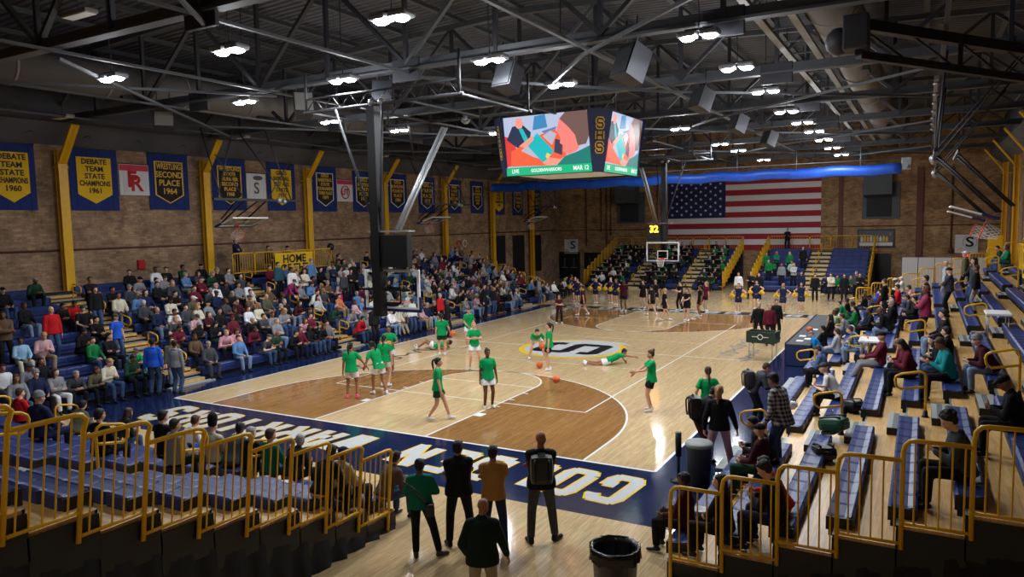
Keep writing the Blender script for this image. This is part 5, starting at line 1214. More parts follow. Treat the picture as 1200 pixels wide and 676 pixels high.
# speakers/tripod at column three
tg = empty('tripod', (-15.5,15.4,2.92), 0, 'black covered tripod at the third column', 'tripod')
for a in (0,2.1,4.2): MB().tube([(.3*math.cos(a),.3*math.sin(a),0),(0,0,1.0)],.02,6).build('leg', M['black'], tg)
MB().ball((0,0,1.15),(.2,.2,.22)).build('camera_cover', M['black'], tg)
MB().ball((14.7,42,2.5),.17).build('beacon', M['redlight'], label='small glowing red light near the far corner stand', cat='light')
CROWD_DATA = '''
L 10 4.49 dkgreen black grey sit2 jacket
L 9 3.17 black jeans cap sit1 jacket
L 7 3.08 black ltjeans brown sit1 hoodie
L 5 2.93 red jeans bald stand1 jacket
L 7 4.18 black black black sit2 hoodie
L 7 4.4 red black black sit4 hoodie
L 8 5.51 black black brown stand2 jacket
L 7 5.24 black jeans brown stand1 jacket
L 6 4.58 black black capg sit1 tee
L 5 4.58 black black black sit3 hoodie
L 4 3.61 black black dark sit4 hoodie
L 3 3.57 green jeans brown sit1 hoodie
L 3 4.06 black black dark sit3 hoodie
L 2 4.39 brightgreen black greycap sit2 tee
L 1 4.45 teal black dark sit4 hoodie
L 4 4.58 blue jeans olivecap stand1 tee
L 7 6.34 cream jeans dark sit1 jacket
L 8 6.55 black black dark sit3 hoodie
L 8 7.24 dkgrey jeans beaniegrey sit1 hoodie
L 10 8.22 black black dark sit1 jacket
L 6 6.83 dkgrey black beaniewhite sit1 hoodie
L 9 8.65 steelblue khaki dark sit2 hoodie
L 10 9.37 white black brown sit1 hoodie
L 9 9.07 grey jeans brown sit4 hoodie
L 10 9.83 black black dark sit1 hoodie
L 10 10.63 dkgreen black dark sit3 jacket
L 10 11.59 black black cap sit1 jacket
L 8 8.4 goldjacket navy dark sit1 jacket
L 7 8.49 black black dark sit2 hoodie
L 6 8.68 olive khaki capwhite sit2 jacket
L 7 9.56 maroon black brown sit1 hoodie
L 7 9.87 dkgrey black beaniegrey sit2 hoodie
L 8 10.4 maroon black capg sit3 jacket
L 3 6.58 maroon black dark sit4 hoodie
L 2 6.76 brown black longbrown sit1 hoodie
L 5 8.04 dkgrey ltjeans dark sit1 hoodie
L 5 8.44 cream jeans longblond sit3 hoodie
L 5 9.0 grey ltjeans cap sit1 hoodie
L 7 10.55 white black pinkcap sit3 hoodie
L 6 10.02 navy jeans capg sit1 hoodie
L 7 11.08 black black dark sit1 jacket
L 6 10.73 black navy longgrey sit4 jacket
L 7 11.75 grey black dark sit1 hoodie
L 7 12.15 white black longdark sit1 hoodie
L 4 9.64 black black dark sit3 hoodie
L 3 8.98 maroon black maroncap sit1 hoodie
L 4 10.37 white black brown sit1 hoodie
L 3 8.04 black dkgreen longdark sit4 hoodie
L 2 7.94 pink black blond sit2 hoodie
L 2 8.23 pink black longbrown sit4 hoodie
L 3 9.72 black black greyhair sit2 hoodie
L 1 6.74 dkgrey dkgrey greycap sit1 jacket
L 4 1.83 ltblue cream dark sit1 hoodie
L 4 2.44 pinkish khaki blond sit4 hoodie
L 2 0.9 grey khaki capg sit2 jacket
L 2 1.58 black black longdark sit1 hoodie
L 1 1.59 dkgrey black greyhair sit2 jacket
L 1 1.19 grey white longbrown sit3 hoodie
L 1 2.35 cream jeans blond sit4 hoodie
L 1 0.9 navy black beaniegrey sit1 jacket
L 1 0.58 grey jeans longbrown sit1 hoodie
L 1 1.82 olive black brown sit2 jacket
L 2 0.6 white jeans dark sit1 hoodie
L 5 1.55 brown black dark stand2 jacket
L 1 3.83 dkgreen black dark sit4 hoodie
L 9 14.82 maroon black brown sit1 jacket
L 8 14.32 tealdk black dark stand1 jacket
L 7 14.47 white black brown stand1 hoodie
L 7 15.25 cream jeans longbrown stand2 hoodie
L 6 13.57 magenta navy capg stand3 plaid
L 6 14.64 grey black bald sit1 hoodie
L 5 14.69 white black dark sit2 hoodie
L 4 14.25 ltgrey black longdark sit1 hoodie
L 5 11.97 olive khaki bald sit1 jacket
L 4 11.79 navy jeans greyhair sit2 hoodie
L 4 12.17 black grey greyhair sit1 jacket
L 3 10.96 grey black brown sit1 hoodie
L 2 11.77 pink black longbrown sit2 hoodie
L 2 12.24 maroon black dark sit3 hoodie
L 2 10.46 grey ltjeans greyhair sit3 hoodie
L 1 10.52 black black dark sit2 hoodie
L 1 10.98 maroon navy longbrown sit1 hoodie
L 1 11.39 black jeans longdark sit1 hoodie
L 1 11.82 black jeans longbrown sit2 hoodie
L 1 12.5 blackwhite black dark sit1 jacket
L 3 14.36 dkgreen jeans greyhair sit2 jacket
L 4 15.62 orange khaki dark sit1 jacket
L 2 14.65 grey jeans greycap sit2 hoodie
L 4 16.86 steelblue black greyhair sit1 jacket
L 8 17.94 camo black greyhair sit3 jacket
L 8 17.49 black black dark sit1 hoodie
L 7 17.16 navy jeans brown stand2 hoodie
L 6 17.07 pinkish hotpink brown sit2 hoodie
L 6 17.12 dkgrey black bald stand1 hoodie
L 6 17.65 black black dark stand2 hoodie
L 6 18.37 navy jeans brown stand1 hoodie
L 7 18.64 black black greyhair stand1 jacket
L 1 14.38 red jeans dark sit2 jacket
L 1 15.1 grey jeans longgrey sit1 hoodie
L 3 10.46 dkgrey black brown sit3 hoodie
L 4 10.89 cream black longblond sit1 hoodie
L 3 11.36 grey jeans longblond sit4 hoodie
R 3 24.52 white black capg sit2 tee
R 1 15.24 azure jeans greycap sit2 jacket
R 2 20.46 denimblue black brown sit4 jacket
R 1 14.18 black black dark sit1 hoodie
R 1 9.5 grey khaki brown sit1 hoodie
R 3 17.9 plaidblue ltjeans brown sit2 plaid
R 3 17.4 white jeans hoodwhite sit2 hoodie
R 1 9.54 ltgreen ltjeans brown sit1 hoodie
R 2 10.01 green black dark sit1 hoodie
R 4 21.52 maroon grey cap sit5 hoodie
R 5 24.0 maroon black longdark sit4 hoodie
R 5 22.97 maroon black bald sit2 hoodie
R 6 25.38 teal black brown sit4 hoodie
R 6 24.41 black jeans longdark sit2 jacket
R 6 23.29 black black dark sit1 jacket
R 6 20.52 black ltjeans dark sit1 hoodie
R 4 15.22 black ltjeans bald sit2 jacket
R 4 13.32 black grey greyhair sit1 jacket
R 5 13.26 black black dark sit1 hoodie
R 5 8.64 pink jeans brown sit2 hoodie
R 4 6.68 red black dark sit1 hoodie
R 3 3.46 blue jeans dark sit2 hoodie
R 4 0.2 white jeans capwhite sit1 hoodie
R 4 0.22 cream black capwhite sit2 hoodie
R 4 11.31 black black dark sit3 hoodie
R 7 25.54 dkmaroon ltjeans beaniegrey sit2 jacket
R 7 29.94 black black cap sit4 jacket
R 6 31.71 dkgrey black curly sit4 hoodie
R 6 18.3 rose black auburn stand2 jacket
R 6 14.18 black jeans dark stand1 jacket
R 6 15.69 black maroon dark stand1 jacket
R 7 8.48 ltgrey grey bald stand1 hoodie
R 8 11.97 black jeans brown stand2 jacket
R 8 14.02 black grey brown stand1 hoodie
R 8 12.96 dkgrey jeans longdark stand1 hoodie
R 8 6.71 olive black capwhite stand1 jacket
R 11 0.2 grey jeans greyhair sit1 hoodie
R 11 0.64 green jeans brown sit1 hoodie
R 10 0.2 dkgreen jeans dark sit2 hoodie
R 3 32.12 redorange navy dark sit2 hoodie
R 2 32.4 black black longdark sit3 hoodie
R 1 31.76 dkmaroon black dark sit1 hoodie
R 2 28.91 black black dark sit2 hoodie
R 2 29.63 dkmaroon dkgreen cap sit1 hoodie
R 3 32.4 black navy dark sit4 hoodie
S 1 11.72 red black brown sit1 hoodie
S 4 6.65 navy navy beaniegrey sit1 jacket
S 1 9.43 olive black dark sit2 jacket
S 4 4.73 black black dark sit1 hoodie
S 1 7.76 black jeans longbrown sit2 hoodie
S 2 5.08 black black dark sit1 hoodie
S 1 5.48 white blue brown sit2 hoodie
S 3 3.71 grey black dark sit1 jacket
S 1 4.46 beige black blackhat sit1 jacket
S 1 4.06 dkgrey black dark sit2 hoodie
S 1 3.45 black dkgrey greyhair sit1 hoodie
S 1 2.86 emerald jeans brown sit1 hoodie
S 1 2.43 black black greyhair sit2 jacket
S 3 0.24 black black dark sit2 hoodie
S 2 0.45 khakij navy capdark sit1 jacket
S 1 0.2 brownj jeans dark sit2 jacket
'''
# ---------------------------------------------------------------- who is where
RB = random.Random(21)
used_labels = set()
def uniq(l):
    used_labels.add(l); return l
OR = ['', 'first','second','third','fourth','fifth','sixth','seventh','eighth','ninth','tenth','eleventh']
sides = {'L': ('banner side', 32.6), 'R': ('scorers side', 32.6), 'S': ('near end', 13)}
aisles = {'L': AI, 'R': [32.6-x for x in AI], 'S': [3.1, 9.6]}
taken = {}
def seat_world(s, k, u, stand=False):
    v = RUN*(k-1)+(-.30 if stand else .13)
    if s == 'L': return (-9.1-v, -4.2+u), -90
    if s == 'R': return (9.1+v, 28.4-u), 90
    if s == 'S': return (4.5-u, -4.43-v), 0
    if s == 'B': return (-11.0+u, 38.8+v), 180
    if s == 'E': return (1.75+u, 38.8+v), 180
botname = {'jeans': 'jeans', 'ltjeans': 'pale jeans'}
def crowd_person(s, k, u, topc, botc, hair, pose, top, lod, label=None):
    stand = pose.startswith('stand'); (x, y), yaw = seat_world(s, k, u, stand)
    bot = 'denim' if botc in ('jeans', 'ltjeans', 'denimblue') else 'pants'
    _, _, hn = hairspec(hair)
    cn = COLNAME.get(topc, topc); tn = {'tee': 'shirt', 'hoodie': 'sweater', 'jacket': 'jacket', 'plaid': 'plaid shirt'}[top]
    bn = COLNAME.get(botc, botc)+('' if bot == 'denim' else ' trousers')
    if label is None:
        if s in 'LRS':
            a = sorted(aisles[s]); j = min(range(len(a)), key=lambda i: abs(a[i]-u)); d = round(abs(u-a[j])/.5)
            sd = sides[s][0]
            # the near end of R is at large u: number its aisles from the near end
            an = (j+1) if s != 'R' else len(a)-j
            rel = ('past' if (u > a[j]) == (s != 'R') else 'before')
            if s == 'S': rel = 'beyond' if u > a[j] else 'before'
            label = '%s person in %s %s, %s, %s row %d, seat %d %s aisle %d' % (hn.replace(' ','-'), cn.replace(' ','-'), tn, bn.replace(' grey','-grey'), sd.replace(' ','-'), k, max(1, d), rel, an)
            base = label; n = 2
            while label in used_labels:
                d += 1; label = '%s person in %s %s, %s, %s row %d, seat %d %s aisle %d' % (hn.replace(' ','-'), cn.replace(' ','-'), tn, bn.replace(' grey','-grey'), sd.replace(' ','-'), k, d, rel, an); n += 1
    grp = {'L': 'spectators in the bleachers below the banners', 'R': 'spectators in the bleachers opposite the banners', 'S': 'spectators in the near end bleachers', 'B': 'band members under the flag', 'E': 'students in the empty end bleachers'}[s]
    z = deck(k-1)
    taken.setdefault((s, k), []).append(u)
    r = person((x, y, z), yaw+RB.uniform(-14, 14), pose, top, topc, bot, botc, hair, RB.choice([0,1,2,5,0,2,3,4]) if lod else RB.choice([0,1,2]), lod, RB.uniform(.93, 1.04), None, uniq(label), grp)
    return r
CROWD = []
def free(s, k, u, d=.5): return all(abs(u-x) >= d for x in taken.get((s, k), []))
for l in CROWD_DATA.strip().splitlines():
    s, k, u, tc, bc, hr, po, tp = l.split(); k = int(k); u = float(u)
    if s == 'R' and k == 11: k = 10; u += 1.0
    CROWD.append((s, k, u, tc, bc, hr, po, tp))
# keep neighbours a shoulder apart
rows = {}
for c in CROWD: rows.setdefault((c[0], c[1], c[6].startswith('stand')), []).append(list(c))
for key, r in rows.items():
    r.sort(key=lambda c: c[2])
    for i in range(1, len(r)):
        if r[i][2]-r[i-1][2] < .5: r[i][2] = r[i-1][2]+.5
    lim = sides[key[0]][1]-.25
    for i in range(len(r)-1, -1, -1):
        m = lim-(len(r)-1-i)*.5
        if r[i][2] > m: r[i][2] = m
for key, r in sorted(rows.items()):
    for c in r:
        s, k, u, tc, bc, hr, po, tp = c
        lod = 1
        crowd_person(s, k, u, tc, bc, hr, po, tp, lod)
for k, u, tc, bc, hr, po in ((1,4.6,'black','black','dark','sit1'),(1,5.3,'green','black','brown','sit2'),(2,4.2,'black','jeans','longbrown','sit1'),(2,8.6,'black','black','dark','sit4'),(3,5.6,'maroon','black','dark','sit1'),(3,8.2,'dkgrey','jeans','cap','sit2'),(1,8.6,'white','khaki','brown','sit6'),(1,11.6,'black','black','longdark','sit1'),(2,12.4,'grey','jeans','brown','sit2'),(3,12.9,'black','black','dark','sit1'),(4,9.2,'black','jeans','brown','stand1'),(5,12.2,'dkgrey','black','dark','sit2'),(7,11.6,'black','jeans','longdark','stand1'),(7,13.0,'dkgrey','black','cap','stand2'),(2,16.9,'ltgrey','jeans','brown','sit1'),(6,16.8,'black','jeans','dark','stand1')):
    if free('R', k, u, .45): crowd_person('R', k, u, tc, bc, hr, po, 'hoodie', 1)
for i, (x, y, tc, hr, po) in enumerate(((6.6,33.6,'black','dark','stand1'),(7.4,34.4,'cream','brown','stand2'),(8.2,33.9,'black','longdark','stand1'),(9.0,34.6,'black','dark','stand2'),(8.7,36.0,'dkgrey','greyhair','stand1'),(5.6,35.2,'navy','longbrown','stand1'))):
    person((x, y, 0), 180+RB.uniform(-30,30), po, 'hoodie', tc, 'pants', 'black', hr, 0, 2, 1, None, uniq('person in %s sweater standing before the emptier end bleachers, %s counting from aisle rail' % (COLNAME.get(tc, tc), OR[i+1])), 'people standing before the end bleachers')
# seats filled further along the banner side
TOPS = ['black','black','black','black','dkgrey','dkgrey','navy','navy','grey','white','cream','maroon','dkgreen','ltgrey','steelblue','brown','olive','pinkish','dkmaroon','ltgrey','grey','denimblue','black','white']
BOTS = ['black','jeans','jeans','dkgrey','ltjeans','navy','khaki','black']
HAIRS = ['dark','brown','brown','longbrown','longdark','longblond','blond','greyhair','bald','cap','capg','beaniegrey','auburn','dark','greyhair','ponydark']
fills = []
for k in range(1, 11):
    u = 12.4
    while u < 32.2:
        u += RB.uniform(.50, .66)
        if any(abs(u-a) < .85 for a in AI): continue
        if k >= 10 and 13.0 < u < 19.8: continue
        if RB.random() > (.86 if k < 8 else .7): continue
        if u < 18.5 and not free('L', k, u, .5): continue
        if u < 18 and RB.random() < .25: continue
        fills.append((k, u))
for k in range(1, 10):
    u = 6.3
    while u < 12.4:
        u += RB.uniform(.5, .62)
        if free('L', k, u, .48) and RB.random() < .62: fills.append((k, u)); taken.setdefault(('L', k), []).append(u)
near = [f for f in fills if f[1] < 18.6]; far = [f for f in fills if f[1] >= 18.6]
for k, u in near:
    po = RB.choice(['sit1','sit2','sit3','sit4','sit5','sit6','sit1','sit2'] + (['stand1'] if RB.random() < .3 else []))
    crowd_person('L', k, u, RB.choice(TOPS), RB.choice(BOTS), RB.choice(HAIRS), po, RB.choice(['hoodie','hoodie','jacket','tee','jacket']), 1)
# the far third of those rows: one crowd
def crowd_mesh(name, items, label):
    palette = sorted({c for it in items for c in (it[3], it[4])})
    mats = [M['skin'], M['hair']]; 
    cm = {}
    for c in palette:
        m = M['cloth'].copy(); m.name = 'cloth_'+c; nt = m.node_tree; b = nt.nodes['Principled BSDF']
        for l in list(nt.links):
            if l.to_socket == b.inputs['Base Color']: nt.links.remove(l)
        b.inputs['Base Color'].default_value = (*C[c], 1); cm[c] = len(mats); mats.append(m)
    for nm, col in (('skin_fair', SK[0]), ('skin_deep', SK[3]), ('hair_dark', HC['dark']), ('hair_brown', HC['brown']), ('hair_grey', HC['greyhair'])):
        m = mat(nm, (0,0,0), .6); m.node_tree.nodes['Principled BSDF'].inputs['Base Color'].default_value = (*col, 1); cm[nm] = len(mats); mats.append(m)
    Vs = []; Fs = []; Ms = []; base = 0
    for (loc, yaw, pose, tc, bc, hair, top, sc) in items:
        W = Matrix.Translation(loc) @ Matrix.Rotation(math.radians(yaw), 4, 'Z') @ Matrix.Scale(sc, 4)
        st, hc, _ = hairspec(hair)
        pieces = [(get_mesh('body', pose, '', 2, False), cm[RB.choice(['skin_fair','skin_fair','skin_deep'])], W), (get_mesh('shirt', pose, top, 2), cm[tc], W), (get_mesh('pants', pose, 'pants', 2), cm[bc], W)]
        if st: pieces.append((hair_mesh(st, 2), cm[RB.choice(['hair_dark','hair_brown','hair_grey','hair_dark'])], W @ POSES[pose].headM()))
        for me, mi, X in pieces:
            n = len(me.vertices); co = np.zeros(n*3); me.vertices.foreach_get('co', co); co = np.c_[co.reshape(-1,3), np.ones(n)] @ np.array(X).T
            Vs.append(co[:, :3]); 
            nl = len(me.loops); li = np.zeros(nl, int); me.loops.foreach_get('vertex_index', li)
            ls = np.zeros(len(me.polygons), int); me.polygons.foreach_get('loop_start', ls); lt = np.zeros(len(me.polygons), int); me.polygons.foreach_get('loop_total', lt)
            for a, t in zip(ls, lt): Fs.append((li[a:a+t]+base).tolist())
            Ms += [mi]*len(ls); base += n
    me = D.meshes.new(name); me.from_pydata(np.concatenate(Vs).tolist(), [], Fs)
    for m in mats: me.materials.append(m)
    me.polygons.foreach_set('material_index', Ms); me.polygons.foreach_set('use_smooth', [True]*len(Fs)); me.update()
    o = link(name, me); tag(o, label, 'crowd', None, 'stuff')
items = []
for k, u in far:
    stand = RB.random() < .05; (x, y), yaw = seat_world('L', k, u, stand)
    items.append(((x, y, deck(k-1)), yaw+RB.uniform(-14,14), 'stand1' if stand else RB.choice(['sit1','sit2','sit3','sit6']), RB.choice(TOPS), RB.choice(['black','jeans','navy','ltjeans','khaki']), RB.choice(HAIRS), RB.choice(['hoodie','jacket']), RB.uniform(.93,1.03)))

# the band
GB = ['black','black','green','black','dkgreen','white','black']
def music_stand(x, y, z, label):
    o = empty('music_stand', (x, y, z), 0, label, 'music stand', 'music stands of the band')
    MB().tube([(0,0,0),(0,0,.8)],.012,5).bar((-.16,0,.01),(.16,0,.01),.02,.02).bar((0,-.16,.01),(0,.16,.01),.02,.02).build('stand_post', M['black'], o)
    MB().add([(-.25,.06,.78),(.25,.06,.78),(.25,-.08,1.08),(-.25,-.08,1.08),(-.25,.04,.77),(.25,.04,.77),(.25,-.1,1.07),(-.25,-.1,1.07)],[(0,1,2,3),(7,6,5,4),(0,4,5,1),(2,6,7,3),(0,3,7,4),(1,5,6,2)]).build('desk', M['black'], o)
    MB().add([(-.22,.036,.79),(.22,.036,.79),(.22,-.108,1.09),(-.22,-.108,1.09),(-.22,.064,.79),(.22,.064,.79),(.22,-.078,1.09),(-.22,-.078,1.09)],[(0,1,2,3),(7,6,5,4),(0,4,5,1),(2,6,7,3),(0,3,7,4),(1,5,6,2)]).build('music_sheet', M['bannerwhite'], o)
bn = 0; mn = 0
for k in range(1, 10):
    u = .3; i = 0
    while u < 10.3:
        u += RB.uniform(.56, .84)
        if any(abs(u-a) < .8 for a in (4.0, 8.0)) or u > 10.3: continue
        i += 1; bn += 1
        tc = RB.choice(GB if u < 6.5 else ['green','black','green','black','dkgreen']); (x, y), yaw = seat_world('B', k, u)
        hr = RB.choice(['dark','brown','longbrown','longblond','longdark'])
        sec = 'between the two aisles' if 4 < u < 8 else ('beside the left end rail' if u < 4 else 'beside the right end rail')
        items.append(((x, y, deck(k-1)), yaw+RB.uniform(-14,14), RB.choice(['sit1','sit3','sit6']), tc, 'black', hr, 'hoodie', RB.uniform(.93,1.03)))
        if RB.random() < .62:
            mn += 1; music_stand(x+RB.uniform(-.1,.1), y-.66, deck(k-1) if k > 1 else 0, uniq('music stand with white sheet in front of band row %d, place %d from left rail' % (k, i)))
crowd_mesh('crowd', items, 'distant seated crowd: far third of the banner side rows and the band under the flag')
for i, (k, u, tc, po) in enumerate([(5,.6,'green','stand1'),(5,1.3,'emerald','stand2'),(4,2.4,'ltgreen','sit1'),(4,1.1,'green','sit3'),(5,2.2,'green','stand1'),(3,1.0,'green','stand1'),(2,2.0,'grey','stand1'),(2,2.8,'ltgrey','stand2'),(6,3.0,'black','stand1'),(1,5.6,'green','sit1'),(1,6.4,'green','sit2'),(1,4.9,'navy','sit4')]):
    crowd_person('E', k, u, tc, 'black', ['longbrown','longblond','dark'][i % 3], po, 'hoodie', 2, label='student in %s top, emptier end bleachers row %d, number %d from its side rail' % (COLNAME.get(tc, tc), k, int(u/.55)+1))
r = person((3.1, 45.8, deck(10)), 180, 'stand2', 'jacket', 'black', 'pants', 'black', 'dark', 0, 2, 1, None, 'person in black with a raised camera, standing atop the empty end bleachers')

# court poses
K = 'kelly'
POSES['p_side'] = Pose(L=(-.27,.02,.80), R=(.25,.02,.80), hy=0)
POSES['p_reach'] = Pose(L=(-.27,.02,.80), R=(.44,.22,.93), Rh=(.4,-.8,-.3), hy=-15, fL=(-.15,0,.08), fR=(.15,.02,.08))
POSES['p_bendside'] = Pose(lean=22, side=-8, L=(-.34,.30,.86), R=(.16,.1,.82), fL=(-.12,.15,.08), fR=(.1,-.25,.1), hy=10, hp=8)
POSES['p_step'] = Pose(lean=4, L=(-.25,.05,.80), R=(.26,.0,.80), fL=(-.12,.22,.08), fR=(.12,-.18,.1))
POSES['p_ball'] = Pose(L=(-.13,.26,1.10), R=(.13,.26,1.10), Lh=(-.9,-.3,-.5), Rh=(.9,-.3,-.5), hp=4, curl=.3)
POSES['p_hold'] = Pose(L=(-.26,.0,.80), R=(.33,.12,.92), Rh=(.4,-.9,-.2), hp=2, fL=(-.12,.06,.08), curl=.35)
POSES['p_down'] = Pose(L=(-.24,.06,.80), R=(.05,.20,.96), hp=18, lean=4)
POSES['p_clap'] = Pose(L=(-.03,.27,1.16), R=(.04,.27,1.16), Lh=(-.9,-.2,-.5), Rh=(.9,-.2,-.5), fL=(-.22,-.05,.08), fR=(.18,.05,.08), hy=-10)
POSES['p_walk'] = Pose(lean=3, L=(-.25,-.10,.82), R=(.25,.12,.84), fL=(-.09,.30,.08), fR=(.09,-.26,.12), toe=(0,0))
POSES['p_bent'] = Pose(pz=.86, lean=72, pxy=(0,-.22), L=(-.20,.16,.55), R=(.22,.16,.45), fL=(-.30,-.05,.08), fR=(.30,-.02,.08), hp=-10)
POSES['p_pass'] = Pose(L=(-.14,.46,1.14), R=(.12,.44,1.06), Lh=(-.6,-.6,-.6), Rh=(.6,-.6,-.6), hp=6, fL=(-.12,.05,.08), curl=.25)
POSES['p_backarm'] = Pose(L=(-.25,.08,.92), R=(.25,.12,.92), hp=10)
POSES['p_prone'] = Pose(pz=.17, lean=66, twist=-14, L=(-.30,.62,.10), R=(.28,1.12,.30), Lh=(-1,.2,0), Rh=(.5,0,.5), fL=(-.16,-.86,.11), fR=(.10,-.84,.12), kL=(0,0,-1), kR=(0,0,-1), M=V((.9,0,-.25)), hy=-15)
POSES['p_supine'] = Pose(pz=.16, lean=-84, L=(-.34,-.25,.09), R=(.40,-.5,.10), Lh=(-1,0,0), Rh=(1,0,0), fL=(-.14,.74,.12), fR=(.14,.70,.12), kL=(0,0,1), kR=(0,0,1), M=V((0,.3,1)))
POSES['m_cross'] = Pose(L=(.10,.23,1.17), R=(-.10,.26,1.13), Lh=(-1,-.1,-.5), Rh=(1,-.1,-.5), fL=(-.15,-.02,.08), fR=(.16,.03,.08), hy=-12)
POSES['m_cross2'] = Pose(L=(.10,.23,1.15), R=(-.10,.26,1.11), Lh=(-1,-.1,-.5), Rh=(1,-.1,-.5), fL=(-.17,-.0,.08), fR=(.20,.10,.08), hy=-24, toe=(10,-30), fat=1.12)
POSES['m_green'] = Pose(L=(-.06,.25,1.06), R=(.10,.25,1.04), Lh=(-.9,-.3,-.6), Rh=(.9,-.3,-.6), fL=(-.10,-.05,.08), fR=(.30,-.02,.08), toe=(0,-55), hy=-20, fat=1.1)
POSES['m_bald'] = Pose(lean=10, L=(-.22,.16,.90), R=(.34,.20,.84), fL=(-.14,0,.08), fR=(.14,.1,.08), hy=-25, hp=12, fat=1.15)
POSES['m_lean'] = Pose(lean=32, pxy=(0,-.08), L=(-.12,.42,.92), R=(.14,.40,.95), hp=14, fL=(-.13,0,.08), fR=(.13,.1,.08))
POSES['m_plaid'] = Pose(lean=12, L=(-.24,.16,.86), R=(.26,.20,.88), hp=22, fL=(-.14,.0,.08), fR=(.14,.12,.08), fat=1.12)
POSES['m_wide'] = Pose(lean=5, L=(-.27,.05,.86), R=(.34,.1,.86), fL=(-.24,.02,.08), fR=(.26,.05,.08), hy=-20)
POSES['w_up'] = Pose(L=(-.30,.12,1.05), R=(.30,.12,1.05), Lh=(-1,-.3,-.6), Rh=(1,-.3,-.6), fL=(-.08,.03,.08), fR=(.08,0,.08))
POSES['w_high'] = Pose(L=(-.25,.05,.82), R=(.28,.1,1.75), Rh=(1,0,.3), fL=(-.08,.03,.08), fR=(.08,0,.08))
def player(x, y, yaw, pose, hair, label, skin=0, shorts='white', shoes='white', lod=0, sc=.97, top='tee', tc=K, bot='shorts', grp='players warming up in green shirts'):
    return person((x, y, 0), yaw, pose, top, tc, bot, shorts, hair, skin, lod, sc, shoes, uniq(label), grp)
player(-2.49,2.26,28,'p_reach','ponyblack','person in green shirt and pink shoes with back to the camera on the lane edge',3,shoes='coral',sc=.98)
player(-2.10,3.05,72,'p_bendside','ponydark','person in green shirt bending aside with black knee sleeve, touching hands',3)
player(-2.62,3.98,20,'p_side','braidblack','person in green shirt with long dark braid behind the bending one',0)
g4 = player(-3.87,5.75,-142,'p_ball','dark','person in green shirt holding a basketball at the chest',3,shoes='grey')
player(-4.11,9.3,35,'p_hold','ponydark','person in green shirt seen from behind with basketball at the hip',0,shorts='dkgreen')
player(-4.19,11.4,-150,'p_down','brown','person in green shirt looking down near the bleachers, pink shoes',0,shoes='pinkish')
player(-1.53,7.6,-140,'p_clap','blond','person in green shirt with hands together and pale green shoes',0,shoes='ltgreen')
player(1.29,1.35,-62,'p_walk','ponydark','person in green shirt walking sideways inside the lane',0,shorts='dkgreen')
player(1.81,3.03,-132,'p_side','bunblack','person in green shirt standing on the stained lane edge facing camera',4,shoes='cream')
player(-.32,10.1,-150,'p_bent','ponydark','person in green shirt bent over with hands on knees by the centre logo',0)
player(1.05,8.4,112,'p_side','ponydark','person in green shirt with ponytail standing in front of the centre logo',0,shorts='black')
player(2.55,10.15,-62,'p_prone','black','person in green shirt stretched out on the floor reaching one arm',3,shorts='white')
player(6.01,4.6,116,'p_pass','bunbrown','person in green shirt with hair bun holding both hands out',0,shorts='black')
player(7.96,2.9,24,'p_backarm','braidbrown','person in green shirt with braid at the sideline by the spectators',0,shorts='black')
player(-5.2,10.35,118,'p_supine','black','person in green shirt lying on the floor behind the basketball holder',3)
def hold(r, p, pose): pass
ball((-3.87+.34*math.sin(math.radians(142)), 5.75-.36*math.cos(math.radians(38)), 1.08), 'basketball held against the chest of the facing player')
ball((-3.72,9.5,.86), 'basketball held at the hip by the player seen from behind')
ball((.15,9.6,.62), 'basketball dropping beside the standing ponytailed player')
# far team in black
DB = 'players warming up in dark shirts'
def dark(x, y, yaw, pose, hair, label, skin=0, tc='dkmaroon', **k): return player(x, y, yaw, pose, hair, label, skin, shorts=k.get('shorts','black'), tc=tc, lod=1, grp=DB, top=k.get('top','tee'), shoes=k.get('shoes','white'), sc=k.get('sc',.97), bot=k.get('bot','shorts'))
dark(-3.81,19.3,-150,'m_cross','brown','child in dark brown shirt and black leggings alone at the far arc',0,bot='pants',sc=.86)
dark(-3.92,22.6,100,'p_walk','ponybrown','person in dark jersey running along the far lane')
dark(-2.51,25.1,180,'p_side','black','tall person in dark maroon shirt with white chest mark',4,sc=1.06)
dark(-2.0,26.9,170,'p_side','ponybrown','person in black shirt beside the tall one under the band',2,'black')
dark(-1.35,27.2,-160,'p_down','ponyblond','person in black shirt, third of the trio at the far baseline',0,'black')
dark(.81,22.1,-60,'p_walk','ponyblond','person in black shirt stepping off at the right of the far lane',0,'black')
dark(.35,26.5,150,'m_cross','ponydark','person in black shirt and long trousers with feet crossed',2,'black',bot='pants')
dark(1.88,22.5,170,'p_pass','ponybrown','person in black shirt facing away near the far free throw lane',0,'black')
dark(2.04,24.4,120,'p_side','ponydark','person in dark shirt under the far basket, right of the others',3,'black')
dark(1.76,26.7,140,'p_side','ponyblond','person in maroon shirt behind the far basket group',0,'maroon')
dark(-.45,23.9,60,'p_walk','ponydark','person in black shirt reaching for the ball before the far baseline',0,'black')
